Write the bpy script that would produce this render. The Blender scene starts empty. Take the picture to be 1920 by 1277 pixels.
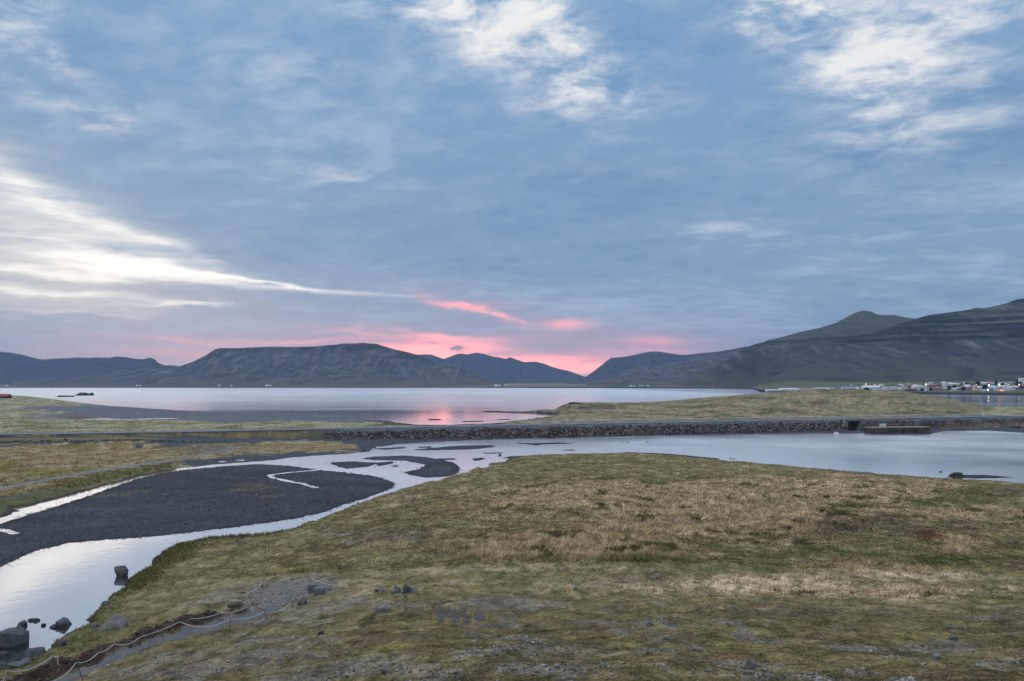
import bpy, bmesh, math, random
import numpy as np
from mathutils import Vector, Matrix

random.seed(7)
np.random.seed(7)
F = 1387.0            # focal length in photograph pixels (1920 wide)
HC = 20.0             # eye height above the water
HY = 720.0            # eye-level line in the photograph
C = bpy.context.scene.collection
scene = bpy.context.scene

# ------------------------------------------------------------------ camera
cam_d = bpy.data.cameras.new('camera')
cam = bpy.data.objects.new('camera', cam_d)
C.objects.link(cam)
cam.location = (0, 0, HC)
cam.rotation_euler = (math.pi / 2, 0, 0)
cam_d.sensor_width = 36.0
cam_d.lens = F / 1920 * 36.0
cam_d.shift_y = (HY - 638.5) / 1920
cam_d.clip_start = 0.5
cam_d.clip_end = 60000
scene.camera = cam
scene.view_settings.view_transform = 'Standard'
scene.view_settings.look = 'None'
scene.view_settings.exposure = 0.0
scene.view_settings.gamma = 1.0
scene.view_settings.use_curve_mapping = False
scene.cycles.max_bounces = 6
scene.cycles.diffuse_bounces = 2
scene.cycles.glossy_bounces = 3
scene.cycles.volume_bounces = 0
scene.cycles.use_denoising = True

# ------------------------------------------------------------------ node helpers
class V:
    """a socket with arithmetic"""
    def __init__(s, nt, sock): s.nt, s.s = nt, sock
    def _m(s, op, *args, clamp=False):
        n = s.nt.nodes.new('ShaderNodeMath'); n.operation = op; n.use_clamp = clamp
        for i, a in enumerate((s,) + args):
            if isinstance(a, V): s.nt.links.new(a.s, n.inputs[i])
            else: n.inputs[i].default_value = float(a)
        return V(s.nt, n.outputs[0])
    def __add__(s, o): return s._m('ADD', o)
    __radd__ = __add__
    def __mul__(s, o): return s._m('MULTIPLY', o)
    __rmul__ = __mul__
    def __sub__(s, o): return s._m('SUBTRACT', o)
    def __rsub__(s, o): return (s * -1.0) + o
    def __truediv__(s, o): return s._m('DIVIDE', o)
    def pow(s, o): return s._m('POWER', o)
    def max(s, o): return s._m('MAXIMUM', o)
    def min(s, o): return s._m('MINIMUM', o)
    def clamp(s): return s._m('ADD', 0.0, clamp=True)
    def exp(s): return s._m('EXPONENT')
    def abs(s): return s._m('ABSOLUTE')
    def atan2(s, o): return s._m('ARCTAN2', o)
    def sqrt(s): return s._m('SQRT')
    def ramp(s, a, b, lo=0.0, hi=1.0):
        n = s.nt.nodes.new('ShaderNodeMapRange'); n.interpolation_type = 'SMOOTHSTEP'
        s.nt.links.new(s.s, n.inputs[0])
        n.inputs[1].default_value = a; n.inputs[2].default_value = b
        n.inputs[3].default_value = lo; n.inputs[4].default_value = hi
        return V(s.nt, n.outputs[0])

def comb(nt, x, y, z=0.0):
    n = nt.nodes.new('ShaderNodeCombineXYZ')
    for i, a in enumerate((x, y, z)):
        if isinstance(a, V): nt.links.new(a.s, n.inputs[i])
        else: n.inputs[i].default_value = a
    return n.outputs[0]

def noise(nt, vec, scale, detail=4.0, rough=0.5, dist=0.0):
    n = nt.nodes.new('ShaderNodeTexNoise')
    if vec is not None: nt.links.new(vec, n.inputs['Vector'])
    n.inputs['Scale'].default_value = scale; n.inputs['Detail'].default_value = detail
    n.inputs['Roughness'].default_value = rough; n.inputs['Distortion'].default_value = dist
    return V(nt, n.outputs[0])

def mixc(nt, f, a, b, mode='MIX'):
    n = nt.nodes.new('ShaderNodeMix'); n.data_type = 'RGBA'; n.blend_type = mode
    if isinstance(f, V): nt.links.new(f.s, n.inputs[0])
    else: n.inputs[0].default_value = f
    for i, c in ((6, a), (7, b)):
        if isinstance(c, (tuple, list)): n.inputs[i].default_value = (c[0], c[1], c[2], 1)
        else: nt.links.new(c, n.inputs[i])
    return n.outputs[2]

def lin(r, g, b):
    f = lambda c: (c / 255 / 12.92) if c <= 10 else ((c / 255 + 0.055) / 1.055) ** 2.4
    return (f(r), f(g), f(b))

# ------------------------------------------------------------------ sky
world = bpy.data.worlds.new('World')
scene.world = world
world.use_nodes = True
nt = world.node_tree
nt.nodes.clear()
SUN_AZ, SUN_EL = math.radians(-24), math.radians(7)
tc = nt.nodes.new('ShaderNodeTexCoord')
sep = nt.nodes.new('ShaderNodeSeparateXYZ')
nt.links.new(tc.outputs['Generated'], sep.inputs[0])
dx, dy, dz = (V(nt, sep.outputs[i]) for i in range(3))
hyp = (dx * dx + dy * dy).sqrt()
AZ = dx.atan2(dy)
EL = dz.atan2(hyp)

def sa(px): return math.atan((px - 960) / F)
def se(px, py): return math.atan((HY - py) / F * math.cos(sa(px)))

warp1 = noise(nt, comb(nt, AZ * 8.0, EL * 26.0, 3.3), 1.0, 5, 0.6) - 0.5
warp2 = noise(nt, comb(nt, AZ * 8.0, EL * 26.0, 9.1), 1.0, 5, 0.6) - 0.5
AW = AZ + warp1 * 0.13
EW = EL + warp2 * 0.042

def blob(px, py, rx, ry, rot=0.0, warp=True, power=1.0):
    """a soft patch of cloud lying in the sky towards that direction"""
    a0, e0 = sa(px), se(px, py)
    k = math.cos(a0)
    ra, re = rx / F * k * k, ry / F * k
    a = (AW if warp else AZ) - a0
    e = (EW if warp else EL) - e0
    c, s_ = math.cos(math.radians(rot)), math.sin(math.radians(rot))
    p = (a * c + e * s_) / ra
    q = (e * c - a * s_) / re
    r = p * p + q * q
    if power != 1.0: r = r.pow(power)
    return (r * -1.0).exp()

# the cloud deck seen in perspective
kk = (dz.max(0.0) + 0.13)
cx = dx / kk; cy = dy / kk
rot = math.radians(-14)
ux = cx * math.cos(rot) + cy * math.sin(rot)
uy = cy * math.cos(rot) - cx * math.sin(rot)
fib = noise(nt, comb(nt, ux * 1.0, uy * 1.7, 0.0), 1.9, 7, 0.58, 0.35)        # fibrous streaks
big = noise(nt, comb(nt, ux * 0.7, uy * 0.9, 4.0), 1.1, 4, 0.5, 0.2)        # broad banks
fine = noise(nt, comb(nt, ux * 3.0, uy * 3.6, 2.0), 2.4, 8, 0.64, 0.25)      # wisps
strat = noise(nt, comb(nt, AZ * 3.2, EL * 46.0, 1.0), 1.0, 6, 0.55, 0.25)   # low flat layers
strat2 = noise(nt, comb(nt, AZ * 7.0, EL * 75.0, 7.0), 1.0, 5, 0.55, 0.3)

LIT = lin(246, 247, 247)
c_low, c_mid, c_high = lin(160, 176, 200), lin(134, 165, 198), lin(126, 164, 204)
base = mixc(nt, EL.ramp(0.03, 0.19), c_low, c_mid)
base = mixc(nt, EL.ramp(0.19, 0.42), base, c_high)
base = mixc(nt, (AZ.ramp(-0.1, 0.55) * EL.ramp(0.22, 0.02)) * 0.75, base, lin(119, 157, 188))
tone = (fib - 0.5) * 1.0 + (big - 0.5) * 1.0 + (fine - 0.5) * 0.95
base = mixc(nt, (tone.ramp(-0.06, 0.40) * 0.72).clamp(), base, lin(172, 195, 220))
base = mixc(nt, (tone.ramp(0.02, -0.42) * 0.55).clamp(), base, lin(108, 145, 187))

# bright breaks where the light comes through, all round the sky
open_ = (blob(870, -15, 230, 75, -22) * 1.0 + blob(985, 70, 170, 60, -30) * 0.6 + blob(700, 0, 110, 30, -10) * 0.35 + blob(1120, 165, 110, 36, -5) * 0.42 + blob(1020, 200, 90, 26, 0) * 0.3
         + blob(1560, 45, 230, 75, -14) * 0.6 + blob(1640, 150, 120, 80, -12) * 0.48 + blob(1740, 60, 220, 50, 18) * 0.38
         + blob(1470, 0, 90, 50, 0) * 0.55 + blob(1640, 260, 160, 46, 0) * 0.36 + blob(1800, 200, 170, 90, 20) * 0.3
         + blob(15, 40, 120, 110, 10) * 0.45 + blob(110, 105, 90, 22, -5) * 0.4 + blob(180, 215, 80, 30, 0) * 0.42
         + blob(1340, 440, 150, 14, -3) * 0.28 + blob(650, 332, 80, 14, 0) * 0.34 + blob(560, 140, 160, 30, 8) * 0.2 + blob(1120, 320, 220, 20, 0) * 0.2)
away = EL.ramp(0.5, 0.75).max(dy.ramp(0.35, -0.1) * EL.ramp(0.05, 0.4))
open_ = open_ + away * big.ramp(0.30, 0.62) * 0.9
det = (fine - 0.5) * 2.0 + (fib - 0.5) * 1.5
m_open = (open_ * (1.0 + det * 2.6) * (0.55 + big.ramp(0.25, 0.65) * 0.6)).ramp(-0.3, 1.65, -0.06, 1.0).max(0.0)
col = mixc(nt, (m_open * (0.62 + fine.ramp(0.36, 0.62) * 0.38)).clamp(), base, LIT)

# the glow low on the left: a wedge of thin bright cloud
edge = EW + (AW - sa(0)) * 0.40 - se(0, 250) + (fine - 0.5) * 0.17 + (fib - 0.5) * 0.12              # below 0 = under the slanting upper edge
wedge = edge.ramp(0.06, -0.15) * AW.ramp(sa(640), sa(60)) * EW.ramp(se(100, 640), se(100, 545))
glow = wedge * (0.95 + (strat - 0.5) * 2.2 + (fine - 0.5) * 1.6)
col = mixc(nt, glow.ramp(0.0, 1.1) * 0.82, col, lin(224, 223, 221))
core = (blob(285, 503, 160, 20, -7) * 1.05 + blob(120, 460, 330, 75, -9) * 0.35 + blob(640, 548, 230, 5, -2, False) * 0.42 + blob(520, 532, 150, 5, -6) * 0.5 + blob(60, 500, 220, 8, -4) * 0.5 + blob(120, 585, 200, 5, 2) * 0.4
        + blob(80, 546, 160, 13, 0) * 0.7 + blob(340, 570, 85, 7, 3) * 0.8 + blob(30, 345, 140, 40, -22) * 0.5
        + blob(250, 440, 200, 14, -14) * 0.35)
core = core * (0.9 + (strat2 - 0.5) * 2.2 + (strat - 0.5) * 1.6 + (fine - 0.5) * 0.8)
col = mixc(nt, core.ramp(0.0, 1.15), col, (1.25, 1.2, 1.12))
dark = (blob(250, 548, 260, 9, -2) * 0.8 + blob(470, 562, 330, 9, -4) * 0.6 + blob(90, 520, 200, 6, 2) * 0.5
        + blob(110, 590, 320, 22, 0) * 0.55) * (0.55 + strat2.ramp(0.35, 0.7) * 0.9)
col = mixc(nt, dark.clamp() * 0.5, col, lin(160, 170, 188))

# sunset colour behind the fjord mountains
veil = (blob(800, 665, 520, 50, 0, False) * 1.1 + blob(1180, 655, 200, 34, 0) * 0.6 + blob(280, 660, 300, 26, 2) * 0.5 + blob(900, 575, 160, 26, -10) * 0.5)
col = mixc(nt, (veil * (0.55 + strat.ramp(0.3, 0.7) * 0.7)).clamp() * 0.46, col, lin(226, 170, 192))
pk = (blob(930, 684, 260, 14, -2, False) * 1.9 + blob(830, 655, 160, 14, 3, False) * 1.15 + blob(1060, 672, 120, 9, -1) * 0.6 + blob(800, 657, 110, 11, 2) * 1.2 + blob(830, 634, 110, 7, -3) * 0.9
      + blob(560, 641, 280, 7, 2) * 0.42 + blob(660, 622, 90, 6, -4) * 0.4 + blob(905, 588, 62, 9, -16) * 0.8 + blob(835, 568, 60, 11, -12) * 0.45
      + blob(1068, 609, 52, 11, 0, False) * 0.62 + blob(1218, 637, 68, 10, -2, False) * 0.62 + blob(1200, 660, 120, 7, -2) * 0.6
      + blob(1090, 688, 60, 5, 0, False) * 0.9 + blob(350, 666, 140, 8, 0) * 0.3 + blob(260, 636, 200, 6, -3) * 0.15)
pk = pk * (0.85 + (strat2 - 0.5) * 2.2 + (strat - 0.5) * 1.4)
col = mixc(nt, (pk.ramp(-0.2, 1.7, -0.03, 1.0) * 0.97).clamp(), col, (2.3, .74, .68))
col = mixc(nt, (blob(960, 684, 220, 7, -3) * 0.75 * strat2.ramp(0.3, 0.6)).clamp(), col, (2.6, .95, .72))
gap = blob(990, 650, 70, 11, 2, False) * 0.7 + blob(1030, 690, 70, 5, 0, False) * 0.4 + blob(1130, 630, 120, 10, 0) * 0.5
col = mixc(nt, gap.clamp() * 0.85, col, lin(160, 170, 192))
puff = blob(883, 651, 17, 7, 0, True).max(blob(1035, 532, 26, 4, -2, False) * 0.45).max(blob(868, 653, 15, 3.5, 0, True))
col = mixc(nt, (puff * 1.2).clamp() * 0.85, col, lin(122, 142, 172))

# overcast skies brighten towards the zenith
lift = EL.ramp(0.42, 1.2) * 1.3 + 1.0
bgc = nt.nodes.new('ShaderNodeBackground')
nt.links.new(col, bgc.inputs[0])
nt.links.new((lift * dz.ramp(-0.02, 0.0, 0.35, 1.0)).s, bgc.inputs[1])
skyt = nt.nodes.new('ShaderNodeTexSky')
skyt.sky_type = 'NISHITA'
skyt.sun_disc = False
skyt.sun_elevation = SUN_EL
skyt.sun_rotation = SUN_AZ
bgn = nt.nodes.new('ShaderNodeBackground')
nt.links.new(skyt.outputs[0], bgn.inputs[0])
bgn.inputs[1].default_value = 0.05
mixs = nt.nodes.new('ShaderNodeMixShader')
mixs.inputs[0].default_value = 0.95         # the cloud deck covers nearly all of the clear sky
nt.links.new(bgn.outputs[0], mixs.inputs[1])
nt.links.new(bgc.outputs[0], mixs.inputs[2])
wo = nt.nodes.new('ShaderNodeOutputWorld')
nt.links.new(mixs.outputs[0], wo.inputs[0])

sun_d = bpy.data.lights.new('sun', 'SUN')
sun_d.energy = 0.6
sun_d.angle = math.radians(176)
sun_d.color = (1.0, 0.84, 0.70)
sun = bpy.data.objects.new('sun', sun_d)
C.objects.link(sun)
sv = Vector((math.sin(SUN_AZ) * math.cos(SUN_EL), math.cos(SUN_AZ) * math.cos(SUN_EL), math.sin(SUN_EL)))
sun.rotation_euler = sv.to_track_quat('Z', 'Y').to_euler()

# ------------------------------------------------------------------ numeric noise and geometry helpers
def _hash(ix, iy, seed):
    h = (ix.astype(np.int64) * 374761393 + iy.astype(np.int64) * 668265263 + seed * 1442695041) & 0xFFFFFFFF
    h = ((h ^ (h >> 13)) * 1274126177) & 0xFFFFFFFF
    h = h ^ (h >> 16)
    return (h & 0xFFFFFF).astype(np.float32) / 16777216.0

def vnoise(x, y, seed=0):
    x = np.asarray(x, np.float32); y = np.asarray(y, np.float32)
    ix = np.floor(x); iy = np.floor(y)
    fx = x - ix; fy = y - iy
    fx = fx * fx * (3 - 2 * fx); fy = fy * fy * (3 - 2 * fy)
    a = _hash(ix, iy, seed); b = _hash(ix + 1, iy, seed)
    c = _hash(ix, iy + 1, seed); d = _hash(ix + 1, iy + 1, seed)
    return (a + (b - a) * fx) * (1 - fy) + (c + (d - c) * fx) * fy

def fbm(x, y, octv=4, seed=0, rough=0.5):
    t = 0.0; amp = 1.0; s = 0.0
    for i in range(octv):
        t = t + amp * vnoise(x + 17.3 * i, y - 9.7 * i, seed + i)
        s += amp; amp *= rough; x = x * 2.03; y = y * 2.03
    return t / s            # 0..1, mean .5

def sstep(a, b, x):
    t = np.clip((x - a) / (b - a), 0, 1)
    return t * t * (3 - 2 * t)

def at(px, py, z=0.0):
    """the point at height z that the photograph shows at pixel px, py"""
    d = F * (HC - z) / (py - HY)
    return ((px - 960) / F * d, d)

def poly(pts, extra=()):
    out = [at(*p) for p in pts]
    return np.array(out + list(extra), np.float32)

def seg_dist(P, X, Y, closed=True):
    n = len(P)
    best = np.full(X.shape, 1e12, np.float32)
    inside = np.zeros(X.shape, bool)
    rng = range(n) if closed else range(n - 1)
    for i in rng:
        x0, y0 = P[i]; x1, y1 = P[(i + 1) % n]
        ex, ey = x1 - x0, y1 - y0
        L = ex * ex + ey * ey + 1e-9
        t = np.clip(((X - x0) * ex + (Y - y0) * ey) / L, 0, 1)
        qx = X - x0 - t * ex; qy = Y - y0 - t * ey
        best = np.minimum(best, qx * qx + qy * qy)
        if closed:
            c = ((y0 > Y) != (y1 > Y))
            if c.any():
                xi = x0 + (Y - y0) * (ex / (ey if abs(ey) > 1e-9 else 1e-9))
                inside ^= (c & (X < xi))
    return np.sqrt(best), inside

def sdist(P, X, Y, pad=None):
    """distance to a polygon's edge, positive inside"""
    if pad is None:
        d, ins = seg_dist(P, X, Y)
        return np.where(ins, d, -d)
    out = np.full(X.shape, -pad, np.float32)
    mn = P.min(0) - pad; mx = P.max(0) + pad
    m = (X > mn[0]) & (X < mx[0]) & (Y > mn[1]) & (Y < mx[1])
    if m.any():
        d, ins = seg_dist(P, X[m], Y[m])
        out[m] = np.where(ins, d, -d)
    return out

def ldist(P, X, Y, pad=60.0):
    out = np.full(X.shape, pad, np.float32)
    mn = P.min(0) - pad; mx = P.max(0) + pad
    m = (X > mn[0]) & (X < mx[0]) & (Y > mn[1]) & (Y < mx[1])
    if m.any(): out[m] = seg_dist(P, X[m], Y[m], False)[0]
    return out

# ------------------------------------------------------------------ the lie of the land
RIGHT = poly([(-60, 1262), (0, 1258), (45, 1240), (62, 1231), (100, 1222), (92, 1211), (108, 1200), (135, 1188), (172, 1176), (166, 1164), (178, 1150),
    (197, 1132), (216, 1120), (236, 1098), (262, 1077), (290, 1061), (296, 1042), (322, 1026), (348, 1013), (400, 1008), (480, 1006),
    (530, 1000), (580, 985), (620, 966), (660, 951), (700, 938), (760, 919), (820, 905), (870, 890), (920, 871), (960, 859), (1000, 854),
    (1100, 851), (1180, 850), (1240, 853), (1300, 858), (1350, 863), (1450, 872), (1550, 881), (1650, 889), (1750, 896), (1850, 902),
    (1920, 906), (2100, 917), (2500, 935), (3000, 960)], [(300, 60), (300, -120), (-160, -120), (-120, 0), (-60, 25), (-42, 46)])
BAR = poly([(-260, 1180), (0, 1063), (60, 1035), (130, 1018), (200, 1012), (280, 1007), (360, 998), (430, 990), (500, 981), (560, 971), (610, 960), (640, 948),
    (690, 933), (735, 916), (740, 906), (722, 897), (680, 890), (640, 885), (600, 881), (570, 877), (545, 873.5), (500, 871), (480, 870.5), (420, 874), (350, 880.5),
    (300, 888), (250, 900), (200, 917), (150, 935), (100, 951), (50, 966), (0, 983), (-260, 1060)])
HOOK = np.array([at(*p) for p in [(607, 880), (575, 883), (540, 886), (508, 890), (512, 896), (545, 903), (568, 907), (592, 914)]], np.float32)
POOLA = np.array([at(*p) for p in [(-60, 988), (5, 994), (28, 1000)]], np.float32)
LEFT = poly([(-700, 1190), (-260, 1045), (0, 972), (28, 962), (22, 952), (60, 946), (130, 928), (200, 908), (260, 893), (300, 885), (350, 877), (430, 869), (500, 864),
    (545, 858), (600, 854), (650, 851), (690, 847), (695, 841), (730, 834), (800, 829), (880, 826), (980, 823), (1060, 820), (1130, 818), (1300, 815), (1440, 813), (1560, 812.5),
    (1640, 812.5), (1672, 816), (1735, 815.5), (1765, 809), (1850, 807), (1920, 812), (2200, 822), (2700, 835), (2700, 766), (1920, 765), (1850, 765), (1780, 762),
    (1700, 757), (1600, 754), (1450, 752), (1400, 751.5), (1330, 754), (1250, 759), (1200, 761), (1110, 764), (1060, 768), (1030, 771), (975, 771.5), (905, 770.5), (908, 773.5), (1000, 775),
    (1042, 778), (1040, 783), (980, 789.5), (900, 795), (840, 797), (780, 796.5), (750, 793), (735, 790), (700, 787), (620, 782), (540, 778), (480, 775.5), (400, 772),
    (330, 769), (260, 764.5), (195, 760.5), (165, 757), (130, 752.5), (100, 748.5), (60, 744), (0, 741), (-300, 739), (-900, 739)])
ISLES = [poly(p) for p in (
    [(676, 860), (700, 856), (760, 854), (800, 857), (850, 867), (862, 876), (860, 886), (845, 893), (800, 896), (770, 891), (757, 885), (790, 879), (797, 871), (760, 864), (700, 863)],
    [(618, 867), (660, 865), (712, 868), (690, 875), (650, 879), (633, 875)],
    [(702, 868), (735, 865), (738, 869), (710, 874)], [(730, 873), (748, 872), (746, 876)],
    [(815, 860), (850, 859), (858, 861.5), (825, 863.5)], [(884, 860), (905, 857.5), (912, 861), (890, 865)],
    [(905, 849), (945, 848), (940, 850), (908, 851)],
    [(768, 843.5), (850, 836), (920, 834.5), (930, 838), (895, 842), (850, 843.5), (800, 844.5)],
    [(700, 841), (760, 838), (762, 840.5), (720, 843.5)], [(780, 838), (810, 836.5), (808, 839), (786, 840)],
    [(1048, 844), (1070, 842.8), (1084, 844), (1070, 845.5)],
    [(960, 831), (1050, 829.6), (1080, 832), (1000, 834)], [(985, 834.5), (1015, 833.5), (1012, 836)],
    [(940, 859.5), (958, 855), (1000, 854), (1040, 855), (1000, 862)], 
    [(1770, 895), (1800, 890), (1850, 890.5), (1907, 895.5), (1850, 897), (1800, 897)],
    [(1165, 847), (1260, 851), (1350, 860), (1350, 864), (1220, 860)],
    [(845, 796.5), (880, 794.5), (905, 795), (890, 797)], [(800, 786), (826, 785), (828, 787.5), (806, 789)], [(863, 790), (905, 788.5), (910, 790.5), (870, 792)],
    [(925, 786.5), (960, 785.5), (955, 787.5), (930, 788)],
    [(95, 743.3), (130, 742.6), (138, 744), (100, 744.4)], [(130, 741.2), (172, 740.6), (176, 741.4), (140, 741.8)],
)]
ISLE_H = [0.3, 0.22, 0.2, 0.12, 0.12, 0.18, 0.1, 0.15, 0.1, 0.12, 0.1, 0.12, 0.1, 0.35, 0.35, 0.2, 0.2, 0.25, 0.2, 0.15, 0.6, 0.8]
POOLS = [poly(p) for p in ([(160, 785), (190, 783.5), (225, 785.5), (300, 783.5), (336, 783.7), (330, 786.5), (240, 789), (185, 789)],
                           [(150, 785.8), (178, 785), (180, 787), (160, 788)], [(205, 849.2), (232, 848.7), (230, 850.2), (210, 850.4)],
                           [(430, 793), (475, 790.5), (480, 794), (440, 796)], [(405, 865.5), (425, 864.6), (420, 867)], [(428, 862.7), (460, 861.5), (456, 864)])]

ROAD_PX = [(-900, 822, 2.4), (-300, 817.5, 2.8), (0, 814, 3.0), (300, 810, 3.4), (640, 803, 4.0), (1000, 796, 4.3), (1300, 790, 4.5), (1600, 785, 4.7), (1920, 779.5, 5.0), (2300, 773.5, 5.3), (2900, 765, 5.6)]
ROAD = np.array([at(*p) for p in ROAD_PX], np.float64)
ROADZ = np.array([p[2] for p in ROAD_PX])
# smooth, dense centre line as functions of X
_rx = np.linspace(ROAD[0, 0], ROAD[-1, 0], 400)
_ry = np.interp(_rx, ROAD[:, 0], ROAD[:, 1]); _rz = np.interp(_rx, ROAD[:, 0], ROADZ)
_k = np.ones(31) / 31
_ry = np.convolve(np.pad(_ry, 15, mode='reflect', reflect_type='odd'), _k, 'valid'); _rz = np.convolve(np.pad(_rz, 15, mode='edge'), _k, 'valid')
def road_y(x): return np.interp(x, _rx, _ry)
def road_z(x): return np.interp(x, _rx, _rz)

CTRL = []
for px, rows in {
    -500: [(1500, 0.5), (1700, 1.5), (2100, 4)],
    -150: [(1320, .4), (1400, 1.2), (1600, 3.5), (2000, 7.5)],
    0: [(1262, .4), (1277, 1.0), (1330, 2.2), (1420, 4.2), (1700, 9)],
    150: [(1185, .5), (1215, 1.1), (1250, 2.0), (1277, 2.9), (1340, 4.8), (1500, 8.2)],
    300: [(1052, .5), (1090, 1.4), (1140, 1.9), (1190, 2.4), (1220, 3.4), (1277, 5.1), (1360, 7.3)],
    480: [(1010, .5), (1040, 1.4), (1090, 2.1), (1150, 2.8), (1180, 3.6), (1230, 5.1), (1277, 6.6), (1400, 9.6)],
    700: [(942, .6), (960, 1.2), (1000, 2.4), (1060, 3.1), (1105, 3.4), (1150, 4.7), (1200, 6.1), (1277, 8.2)],
    960: [(862, .6), (900, 1.9), (960, 3.0), (1040, 3.6), (1110, 4.4), (1150, 5.4), (1200, 6.9), (1277, 8.9), (1400, 11.6)],
    1200: [(853, .5), (900, 1.9), (960, 2.9), (1040, 3.4), (1110, 4.2), (1145, 5.4), (1190, 7.0), (1277, 9.5)],
    1450: [(875, .4), (910, 1.5), (960, 2.4), (1040, 3.0), (1110, 3.7), (1128, 4.7), (1180, 6.7), (1230, 8.4), (1277, 9.8), (1400, 12.2)],
    1700: [(894, .4), (920, 1.3), (960, 2.0), (1040, 2.9), (1105, 3.6), (1122, 4.8), (1180, 7.0), (1277, 10.2)],
    1920: [(908, .4), (930, 1.1), (960, 1.6), (1040, 2.7), (1100, 3.6), (1118, 4.7), (1180, 7.1), (1277, 10.5), (1400, 12.8)],
    2300: [(926, .4), (960, 1.2), (1040, 2.6), (1100, 3.8), (1180, 7.3), (1277, 10.8)]}.items():
    for py, z in rows: CTRL.append((px, F * (HC - z) / (py - HY), z))
for px in (-500, -100, 300, 700, 1100, 1500, 1900, 2400):
    for d, z in ((4, 17.0), (9, 14.9), (15, 12.9)):
        k = min(1.0, max(0.0, (px + 100) / 900)) if d > 8 else 1
        CTRL.append((px, d, z * (0.80 + 0.2 * k)))
    CTRL.append((px, 1.0, 18.2))
CTRL_L = [(px, F * (HC - z) / (py - HY), z) for px, py, z in [
    (-600, 1000, .8), (-300, 960, 1), (0, 950, .9), (150, 915, 1.0), (0, 900, 1.2), (300, 870, 1.0), (0, 860, 1.4), (200, 850, 1.4), (-400, 860, 1.5), (0, 840, 1.6), (300, 837, 1.6),
    (500, 838, .9), (600, 835, .7), (450, 860, .5), (560, 850, .4), (700, 835, .4), (800, 827, .35), (1000, 821, .3), (1300, 815, .3), (1900, 806, 1.0), (-400, 826, 2.2), (0, 823, 2.2), (330, 824, 2.0),
    (0, 803, 2.2), (300, 800, 2.0), (600, 797, 1.7), (800, 795, .6), (0, 790, 1.7), (120, 781, .8), (300, 778, .45), (500, 782, .3), (650, 785, .25), (430, 775, .35), (0, 768, 1.7), (100, 761, 1.5), (200, 764, .4),
    (0, 748, 2.2), (60, 750, 2), (150, 757, 1.2), (-400, 748, 2), (1000, 773, .5), (1100, 783, .8), (1100, 775, 1.2), (1300, 778, 1.6), (1500, 776, 2.2), (1800, 775, 2.2), (1920, 772, 1.6), (2300, 770, 1.5)]]

class RBF:
    def __init__(s, pts):
        s.p = np.array([(px / 300.0, math.log(d) * 4.0) for px, d, z in pts], np.float32)
        z = np.array([q[2] for q in pts])
        A = np.sqrt(((s.p[:, None] - s.p[None]) ** 2).sum(-1) + 0.05)
        n = len(pts)
        M = np.zeros((n + 1, n + 1)); M[:n, :n] = A + np.eye(n) * -0.02; M[n, :n] = 1; M[:n, n] = 1
        w = np.linalg.solve(M, np.append(z, 0)); s.w = w[:n].astype(np.float32); s.c = w[n]
    def __call__(s, X, Y):
        Yc = np.maximum(Y, 1.0)
        u = (np.clip(X / Yc * F + 960, -900, 2800) / 300.0).astype(np.float32); v = (np.log(Yc) * 4).astype(np.float32)
        out = np.full(X.shape, s.c, np.float32)
        for (a, b), w in zip(s.p, s.w):
            out += w * np.sqrt((u - a) ** 2 + (v - b) ** 2 + 0.05)
        return out
rbf_r, rbf_l = RBF(CTRL), RBF(CTRL_L)

# outlines of the gravel path, the trodden square and the dug-over earth beside the rope
PATH = [(60, 1300, 26), (130, 1262, 24), (215, 1234, 20), (300, 1206, 17), (380, 1186, 14), (450, 1168, 12), (492, 1156, 10)]
SQUARE = [(462, 1150), (474, 1122), (480, 1104), (520, 1094), (566, 1090), (612, 1094), (626, 1104), (612, 1116), (568, 1120), (552, 1134), (520, 1152), (494, 1160)]

def pick(px, py, h=0.0):
    """where the line of sight through that pixel meets the ground (raised by h)"""
    d = np.concatenate([np.linspace(14, 120, 900), np.linspace(120, 1300, 2500)])
    X = (px - 960) / F * d
    zr = HC - d * (py - HY) / F
    g = ground_z(X, d) + h
    i = int(np.argmax(g >= zr))
    return Vector((X[i], d[i], max(g[i] - h, -0.05)))

def ridge_hill(X, Y):
    px = X / np.maximum(Y, 1) * F + 960
    yr = np.interp(px, [900, 1000, 1040, 1056, 1075, 1110, 1150, 1220, 1270, 1330, 1385, 1440, 1480, 1520, 1560, 1640, 1700, 1740, 1770, 1800, 1830, 1860, 1920, 2300],
                   [775, 771, 768, 759, 754.5, 756.5, 758, 757.5, 752, 746, 741.5, 738, 734, 731, 730.5, 732, 735, 742, 748, 755, 761, 766, 768, 770])
    dr = np.interp(px, [1000, 1100, 1300, 1600, 1800], [520, 540, 600, 620, 560])
    zr = HC - dr * (yr - HY) / F
    d0 = road_y(X) + 22
    t = np.clip((Y - d0) / (dr - d0), 0, 1)
    front = 1.2 + (zr - 1.2) * (t * t * (3 - 2 * t)) ** 0.9
    back = zr - sstep(0, 330, Y - dr) * (zr - 0.3)
    z = np.where(Y < dr, front, back)
    return np.where((px > 950) & (Y > d0 - 6), z, -2)

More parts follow.
